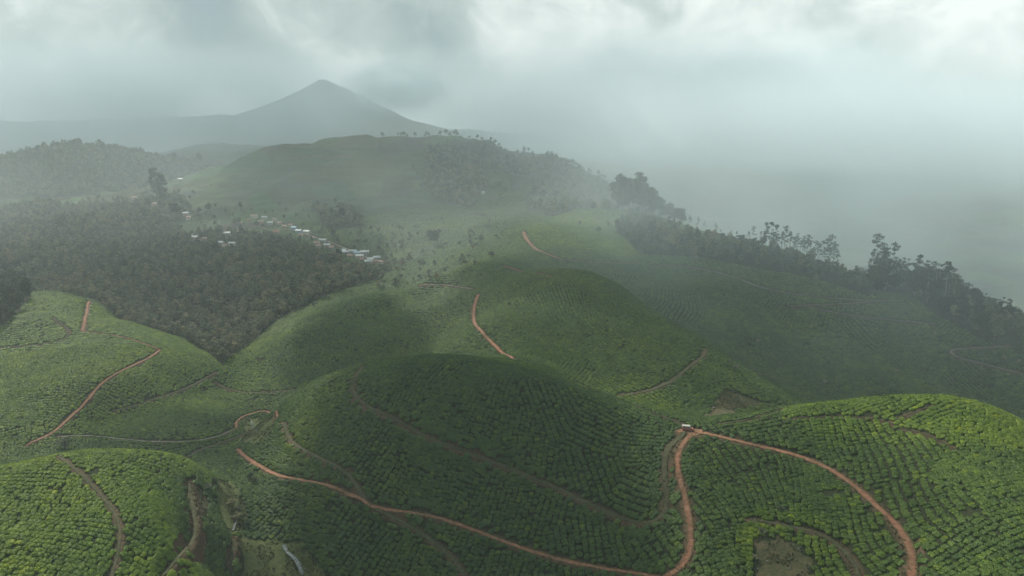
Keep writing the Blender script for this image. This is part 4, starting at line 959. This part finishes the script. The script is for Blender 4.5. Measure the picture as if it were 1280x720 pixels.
def house(u, v, L_, yaw, wall, roof, label, Wd=5.5, h=3., group='village houses', name='house'):
    p = cast(u, v); z = float(height(p[0], p[1])); hp = house_parts(L_, Wd, h, wall, roof)
    e = bpy.data.objects.new(name, None); COL.objects.link(e); e.location = (p[0], p[1], z + .5); e.rotation_euler = (0, 0, math.radians(yaw)); tag(e, label, 'house', group)
    link('wall', hp[0], e); link('roof', hp[1], e); link('door', hp[2], e)
    for xx in ((-L_ * .3, L_ * .3) if L_ < 11 else (-L_ * .36, -L_ * .18, L_ * .18, L_ * .36)):
        w = link('window', hp[3], e, (xx, -Wd / 2, 0)); link('frame', hp[4], w)
for u, v, L_, yaw, wl, rf, lab in HOUSES: house(u, v, L_, yaw, wl, rf, lab)
for u, v in ((249,303),(268,303),(296,303),(310,300),(326,279),(356,285),(376,296),(391,300),(399,310),(422,318),(438,322),(452,327),(476,330),(312,277),(344,276),(300,281)):
    house(u, v, 5.5 + rt.random() * 2, rt.uniform(-30, 30), rt.choice(['cream', 'pink', 'white']), 'rust', 'small rusty roofed hut half hidden among the garden trees of the village', 4.5, 2.6, 'rusty huts among the garden trees')
for u, v, L_, yaw, wl, rf, lab in ((771,262,8,10,'white','tin','bright white house under the huge clump on the ridge knoll'),(757,258,6,40,'cream','tin','small pale hut on the knoll left of the white house'),(750,262,6,0,'cream','rust','brown hut furthest left on the knoll'),
    (665,238,7,0,'cream','tin','small pale building among the trees left of the knoll'),(604,243,5,0,'cream','tin','tiny pale hut at the corner of the small field'),(862,282,9,-20,'pink','tin','pinkish building on the ridge skyline right of the big clump'),(842,268,9,0,'white','tin','pale building in the mist right of the big clump')):
    house(u, v, L_, yaw, wl, rf, lab, group='houses along the ridge')

def vehicle():                                # small pale-roofed pickup van parked on the yard
    e = bpy.data.objects.new('parked_van', None); COL.objects.link(e); x, y = J[0] - 2.2, J[1] + 2.3; e.location = (x, y, float(height(x, y)) + .16); e.rotation_euler = (0, 0, math.radians(-14))
    tag(e, 'small van with a pale flat roof parked at the red road junction', 'van')
    paint = m_plain('van_paint', (.30, .27, .23), (.42, .38, .33), .8, .4, .5); rub = m_plain('rubber', (.02, .02, .02), (.04, .04, .04)); red = m_plain('van_red', (.30, .07, .05), (.38, .10, .07), 1, .4, .5)
    import bmesh
    def prism(name, prof, hw, mat, par=e):
        g = Geo(); k = len(prof); g.add([(a, -hw, b) for a, b in prof] + [(a, hw, b) for a, b in prof], [tuple(range(k))[::-1], tuple(range(k, 2 * k))] + [(i, (i + 1) % k, k + (i + 1) % k, k + i) for i in range(k)])
        return link(name, g.mesh(name, mat), par)
    prism('body', [(-2.3, .35), (2.2, .35), (2.3, .8), (2.15, 1.05), (1.45, 1.15), (-2.3, 1.15)], .85, red)
    prism('cabin', [(-2.2, 1.151), (1.5, 1.151), (1.0, 1.85), (.8, 1.9), (-2.1, 1.9)], .80, paint)
    prism('roof', [(-2.25, 1.902), (.95, 1.902), (.85, 2.0), (-2.2, 2.0)], .86, paint)
    g = Geo(); g.add([(1.47, -.7, 1.2), (1.47, .7, 1.2), (1.06, .64, 1.80), (1.06, -.64, 1.80)], [(0, 1, 2, 3)]); 
    for k_, (v_) in enumerate(g.v): pass
    gl = Geo(); gl.add([(p[0] + .03, p[1], p[2] + .02) for p in g.v] + [(p[0] + .01, p[1], p[2]) for p in g.v], [(0, 1, 2, 3), (4, 7, 6, 5)]); link('windscreen', gl.mesh('windscreen', GLASS), e)
    for sy in (-1, 1):
        for x0, x1 in ((-1.9, -.6), (-.45, .75)):
            w = Geo(); w.box(x0, x1, sy * .80 - .015, sy * .80 + .015, 1.25, 1.72); link('window', w.mesh('window', GLASS), e)
    for sx in (-1.45, 1.5):
        for sy in (-.83, .83):
            co, f = tube([(sx, sy - .1, .33), (sx, sy + .1, .33)], (.33, .33), 14); k = len(co); f += [tuple(range(14)), tuple(range(14, 28))]; g = Geo(); g.add(co, f); wh = link('wheel', g.mesh('wheel', rub), e)
            co, f = tube([(sx, sy - .12, .33), (sx, sy + .12, .33)], (.18, .18), 10); f += [tuple(range(10)), tuple(range(10, 20))]; g = Geo(); g.add(co, f); link('rim', g.mesh('rim', paint), wh)
    for sy in (-.6, .6):
        g = Geo(); g.box(2.24, 2.30, sy - .14, sy + .14, .62, .80); link('headlight', g.mesh('headlight', paint), e)
vehicle()

# ============================================================ streams and stones
WAT = Mat('stream_water', .22, .5); WAT.color(WAT.ramp(WAT.noise(1.4, 5, .7), [(.35, (.05, .06, .055)), (.55, (.13, .145, .14)), (.72, (.42, .44, .43))])); WAT.bump(WAT.noise(3, 3, .6), .1, .5)
ROCK = m_plain('rock', (.10, .09, .07), (.26, .24, .20), 1.2)
for lab, w, px in (('white stream running over stones at the bottom of the valley', 1.3, [(355,682),(358,690),(366,697),(373,706),(378,719)]), ('short pale stream above the grass flat', .8, [(298,642),(296,650),(291,664)]), ('pale stream bend in the grass on the valley floor', .8, [(314,526),(316,533),(321,540)]), ('thin stream in the valley behind the near hill', .9, [(284,573),(276,586),(268,596)])):
    p = resample(np.array([cast(u, v) for u, v in catmull(px, 4.)]), .8); p = runavg(p, 1); t = np.gradient(p, axis=0); t /= np.hypot(t[:, 0], t[:, 1])[:, None] + 1e-9; nn = np.stack([t[:, 1], -t[:, 0]], 1)
    s_ = np.arange(len(p)); wv = w / 2 * (1 + .7 * NZ[1](s_ / 4., s_ * 0 + 3.)); offs = np.array([-1, 0, 1.]); cx = p[:, :1] + nn[:, :1] * offs * wv[:, None]; cyy = p[:, 1:] + nn[:, 1:] * offs * wv[:, None]
    zz = height(cx, cyy).max(1)[:, None] + .08 + 0 * cx; a = len(p); ii = np.arange(a * 3).reshape(a, 3)
    tag(link('stream', mesh_from('stream', np.stack([cx, cyy, zz], -1).reshape(-1, 3), quads=np.stack([ii[:-1, :-1], ii[1:, :-1], ii[1:, 1:], ii[:-1, 1:]], -1).reshape(-1, 4), mat=WAT.m, smooth_sh=True)), lab, kind='structure')
RKM = []
for i in range(4):
    v, f = ico(1); rr_ = np.random.default_rng(500 + i); v = v * (1 + rr_.normal(0, .16, (len(v), 1))) * (1, .8, .55); RKM.append(mesh_from('rock', v, quads=f, mat=ROCK))
def rocks(u0, u1, v0, v1, n_, s0, s1, label, grp):
    for i in range(n_):
        p = cast(rt.uniform(u0, u1), rt.uniform(v0, v1)); o = link('rock', rt.choice(RKM)); s_ = rt.uniform(s0, s1); o.location = (p[0], p[1], float(height(*p)) + s_ * .2); o.scale = (s_, s_, s_); o.rotation_euler = (0, 0, rt.random() * 6.3); tag(o, label, 'rock', grp)
rocks(352, 384, 682, 716, 22, .15, .45, 'pale rock lying along the white stream at the bottom of the valley', 'rocks in the stream')
rocks(945, 1000, 678, 716, 20, .15, .45, 'pale rock scattered on the bare clearing at the bottom right', 'rocks on the clearing')
rocks(284, 300, 630, 668, 12, .15, .4, 'pale rock beside the short stream under the near hill', 'rocks by the short stream')
rocks(884, 916, 508, 522, 12, .3, .9, 'grey rock on the bare patch behind the junction', 'rocks behind the junction')
log('done')

# ============================================================ rough grass on the open ground
TUFTM = Mat('grass_blades', .8, .15); oi_ = TUFTM.n('ShaderNodeObjectInfo'); TUFTM.color(TUFTM.ramp(oi_.outputs['Random'], [(0, (.045, .060, .020)), (.5, (.095, .105, .040)), (.85, (.170, .150, .075)), (1, (.24, .20, .12))]))
tsrc = {}
tp = []
for pl, st in [(p_, .95) for p_ in GRASS] + [(p_, 1.0) for p_ in BARE]: tp.append(fill([pl], st, st * .4, 61))
tp = np.concatenate(tp); tp = tp[(fbm(tp[:, 0] / 7, tp[:, 1] / 7, 1, 3) > -.12) & (road_d(tp[:, 0], tp[:, 1]) > .2)]
for R in roads:                               # verges
    if R['w'] < 1.2 or np.hypot(*R['p'][0]) > 520: continue
    p = R['p'][::1]; t = np.gradient(p, axis=0); t /= np.hypot(t[:, 0], t[:, 1])[:, None] + 1e-9; nn = np.stack([t[:, 1], -t[:, 0]], 1); sd = rng.choice([-1, 1], len(p))
    for k_ in range(2): tp = np.vstack([tp, p + nn * (rng.choice([-1, 1], len(p)) * (R['w'] / 2 + rng.normal(.15, .35, len(p))))[:, None] + rng.normal(0, .3, p.shape)])
n_ = len(tp); tr = np.random.default_rng(77)
for i in range(3):
    g = Geo(); rr_ = np.random.default_rng(600 + i)
    for k in range(14):
        a = rr_.random() * 6.28; d = rr_.random() * .35; h_ = .18 + .3 * rr_.random(); w_ = .09; c, q_ = math.cos(a) * d, math.sin(a) * d; b = rr_.random() * 6.28
        g.add([(c - math.cos(b) * w_, q_ - math.sin(b) * w_, -.05), (c + math.cos(b) * w_, q_ + math.sin(b) * w_, -.05), (c + rr_.normal(0, .12), q_ + rr_.normal(0, .12), h_)], [(0, 1, 2)])
    o = link('grass_tuft', g.mesh('grass_tuft', TUFTM.m)); x_, y_ = tp[i * 37]; o.location = (x_, y_, float(height(x_, y_))); tag(o, 'rough tuft of grass on the open valley ground', 'grass', 'grass tufts'); tsrc[i] = o
sc_ = tr.uniform(.7, 1.7, (n_, 1)); scatter('grass', 'rough grass tufts on the clearings and road verges', np.column_stack([tp, height(tp[:, 0], tp[:, 1])]), np.column_stack([np.zeros((n_, 2)), tr.random(n_) * 6.28]), np.hstack([sc_, sc_, sc_]), tr.integers(0, 3, n_), tsrc)
log('grass', n_)
